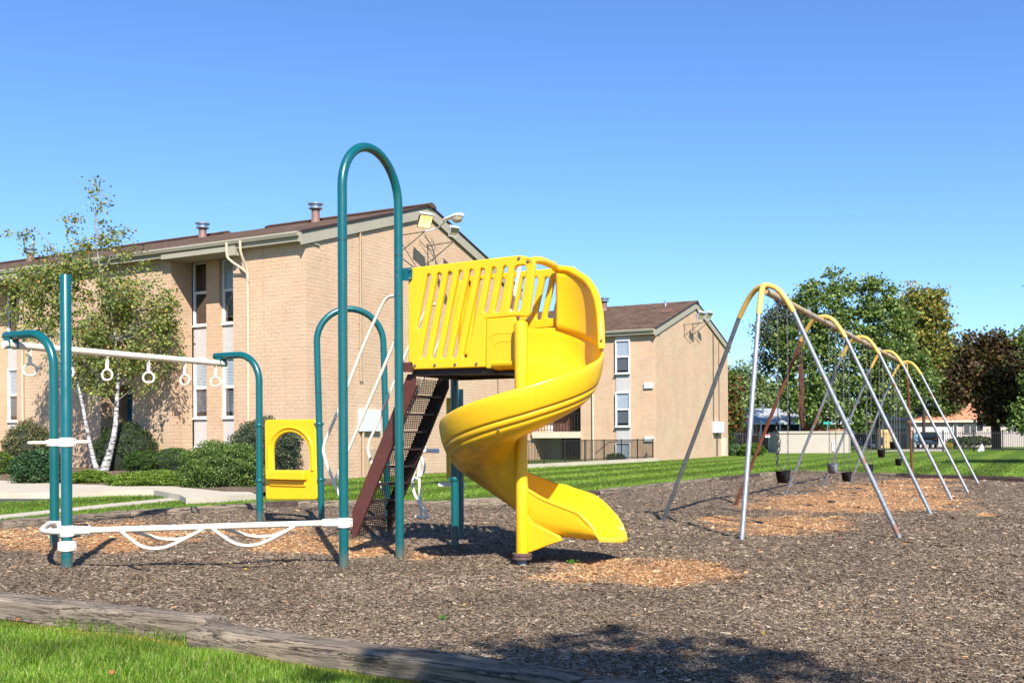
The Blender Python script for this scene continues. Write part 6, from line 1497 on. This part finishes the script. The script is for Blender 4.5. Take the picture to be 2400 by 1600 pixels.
x0_, x1_ = W(1782, 0, 100.4).x, W(1870, 0, 100.4).x; MB().lbox(x0_, x1_, 100.40, 100.49, 0, hz - .15).build('porch_shade', 'interior', h1, smooth=False)  # near-black slab on the wall, painting the shade under the porch
p = W(1791, 949, 102.5); MB().lathe((p.x, 103.0, hz), [(0.12, 0.8), (0.12, p.z - hz - .1), (0.2, p.z - hz - .05), (0.2, p.z - hz + .1)], 8).build('chimney', 'vent_metal', h1)
h2, hx0, hx1, hz = house('bungalow', 'pale bungalow with an orange shingle roof behind the purple tree', 106, 2128, 2640, 986, 934, 'white_wall', 'roof_orange', 12, ridge=(2222, 2560))
hwin(h2, 2258, 2288, 992, 1016, 106.45, 'siding', 2); hwin(h2, 2234, 2243, 992, 1030, 106.45, n=1); hwin(h2, 2360, 2378, 994, 1014, 106.45, n=2)
m = MB(); q = W(2288, 992, 106.4); m.lbox(q.x + .15, q.x + .7, 106.38, 106.44, W(0, 1018, 106.4).z, W(0, 990, 106.4).z); m.build('shutter', 'interior', h2, smooth=False)
m = MB(); a = W(2142, 1028, 106.4); b = W(2228, 1000, 106.4); m.lbox(a.x, b.x, 106.42, 106.48, 0, b.z); m.build('garage_door', 'siding', h2, smooth=False)
# fences / sheds glimpsed beyond
wf = thing('wooden_fence', 'sunlit yellow wooden fence panel beyond the iron fence', 'fence', W(2070, 1045, 98)); m = MB(); a = W(2062, 1046, 98); b = W(2092, 1006, 98)
for i in range(9): x = a.x + (b.x - a.x) * i / 9; m.lbox(x, x + (b.x - a.x) / 9 - .02, 98, 98.04, 0, b.z)
m.build('boards', 'plank', wf, smooth=False)
wf = thing('wooden_fence', 'grey weathered fence panel right of the yellow wooden one', 'fence', W(2100, 1045, 99)); m = MB(); a = W(2096, 1046, 99); b = W(2126, 1004, 99)
for i in range(9): x = a.x + (b.x - a.x) * i / 9; m.lbox(x, x + (b.x - a.x) / 9 - .02, 99, 99.04, 0, b.z)
m.build('boards', 'bark_grey', wf, smooth=False)
def car(label, c, rot, L_=4.5, Wd=1.8, Hh=1.55, suv=True):
    t = thing('parked_car', label, 'car', c, rot); hw = Wd / 2
    prof = [(-L_ / 2, .35), (-L_ / 2, .8), (-L_ / 2 + .08, .98), (-L_ / 2 + .3, Hh - .12), (-L_ / 2 + .55, Hh), (.35, Hh), (1.1, 1.02), (L_ / 2 - .15, .86), (L_ / 2, .62), (L_ / 2, .32), (-L_ / 2, .32)]
    m = MB(); secs = []
    for yy, k_ in ((-hw, .93), (-hw * .96, 1.0), (hw * .96, 1.0), (hw, .93)):
        secs.append([Vector((x, yy * (1 - .16 * max(0, (z - .95)) / .6), z if k_ == 1 else .32 + (z - .32) * k_)) for x, z in prof])
    n = len(prof); vs = [p for s_ in secs for p in s_]; fs = [(i * n + j, i * n + (j + 1) % n, (i + 1) * n + (j + 1) % n, (i + 1) * n + j) for i in range(3) for j in range(n)] + [tuple(range(n)), tuple(3 * n + j for j in range(n))]
    bevel(m.add(vs, fs).build('body', 'car_paint', t, local=True), 0.04)
    g_ = MB(); g_.add([(-L_ / 2 + .07, -hw * .78, 1.04), (-L_ / 2 + .07, hw * .78, 1.04), (-L_ / 2 + .27, hw * .72, Hh - .16), (-L_ / 2 + .27, -hw * .72, Hh - .16)], [(0, 1, 2, 3)]); g_.build('rear_window', 'car_glass', t, local=True, smooth=False)
    for s_ in (-1, 1):
        MB().add([(-L_ / 2 + .6, s_ * (hw * .985), 1.0), (.95, s_ * (hw * .985), 1.0), (.35, s_ * hw * .90, Hh - .12), (-L_ / 2 + .65, s_ * hw * .90, Hh - .12)], [(0, 1, 2, 3)]).build('side_window', 'car_glass', t, local=True, smooth=False)
        MB().lbox(-L_ / 2 - .02, -L_ / 2 + .05, s_ * hw * .72 - .12, s_ * hw * .72 + .12, .78, .98).build('tail_light', 'tail_red', t, local=True)
    for x in (-1.35, 1.35):
        for s_ in (-1, 1):
            w_ = MB().cyl((x, s_ * (hw - .2), .33), (x, s_ * (hw + .01), .33), .33, 16).build('wheel', 'rubber', t, local=True); MB().cyl((x, s_ * (hw - .05), .33), (x, s_ * (hw + .02), .33), .18, 12).build('rim', 'lamp_grey', w_, local=True)
    MB().lbox(-L_ / 2 - .03, -L_ / 2, -.26, .26, .62, .76).build('licence_plate', 'sign_white', t, local=True)
    return t
p = W(2186, 1045, 97); car('dark parked car seen from behind on the driveway of the bungalow', (p.x, 97 + 2, 0), radians(78))
p = W(2016, 1040, 92); car('black parked car half hidden at the right end of the enclosure', (p.x, 93, 0), radians(170), Hh=1.4)
# white and dark lawn figure
p = W(2298, 1057, 75.3); lo = thing('lawn_ornament', 'little white lawn figure with a dark head in front of the iron fence', 'ornament', (p.x, p.y, 0))
MB().lathe((p.x + .08, p.y, 0), [(.12, 0), (.19, .1), (.17, .3), (.10, .5), (.06, .58)], 12).build('body', 'sign_white', lo)
MB().lathe((p.x - .12, p.y, .0), [(.10, 0), (.12, .08), (.05, .2)], 10).build('foot', 'sign_white', lo)
MB().lathe((p.x - .04, p.y, .52), [(.03, 0), (.14, .05), (.17, .14), (.12, .23), (.03, .27)], 12).build('head', 'interior', lo)
yb = shrub('small yellow flowering bush beyond the fence', 2217, 2232, 1036, 1050, 84, [(0.5, 0.35, 0.03), (0.3, 0.3, 0.04)], [2, 1], 0.12, 500, seed=40)
shrub('dark hedge under the windows of the bungalow', 2225, 2330, 1022, 1044, 104, DK, [5, 3, 1, .2], 0.25, 1400, seed=41)
# weeds in the chips
def weed(label, px, py, n, s, seed):
    rng = np.random.default_rng(seed); p = G(px, py); t = thing('weed', label, 'plant', p, 0)
    pts = np.array([p.x, p.y, 0.03]) + rng.normal(size=(n, 3)) * np.array([s, s, s * .5]); pts[:, 2] = np.abs(pts[:, 2] - 0.02) + 0.02
    npmesh('leaves', leaf_quads(rng, pts, 0.03, 0.4, 0.8), 4, 'leaf', np.repeat(palette(rng, n, [(0.05, 0.16, 0.02), (0.1, 0.26, 0.03)], [1, 1]), 4, 0), t)
weed('small green weed by the slide shadow, beside the orange chips', 1341, 1323, 45, 0.035, 1)
weed('small green weed in the chips near the front timbers', 1044, 1462, 22, 0.022, 2)
for o in bpy.data.objects:
    if o.type == 'MESH' and len(o.data.vertices) == 0: print('EMPTY MESH', o.name)
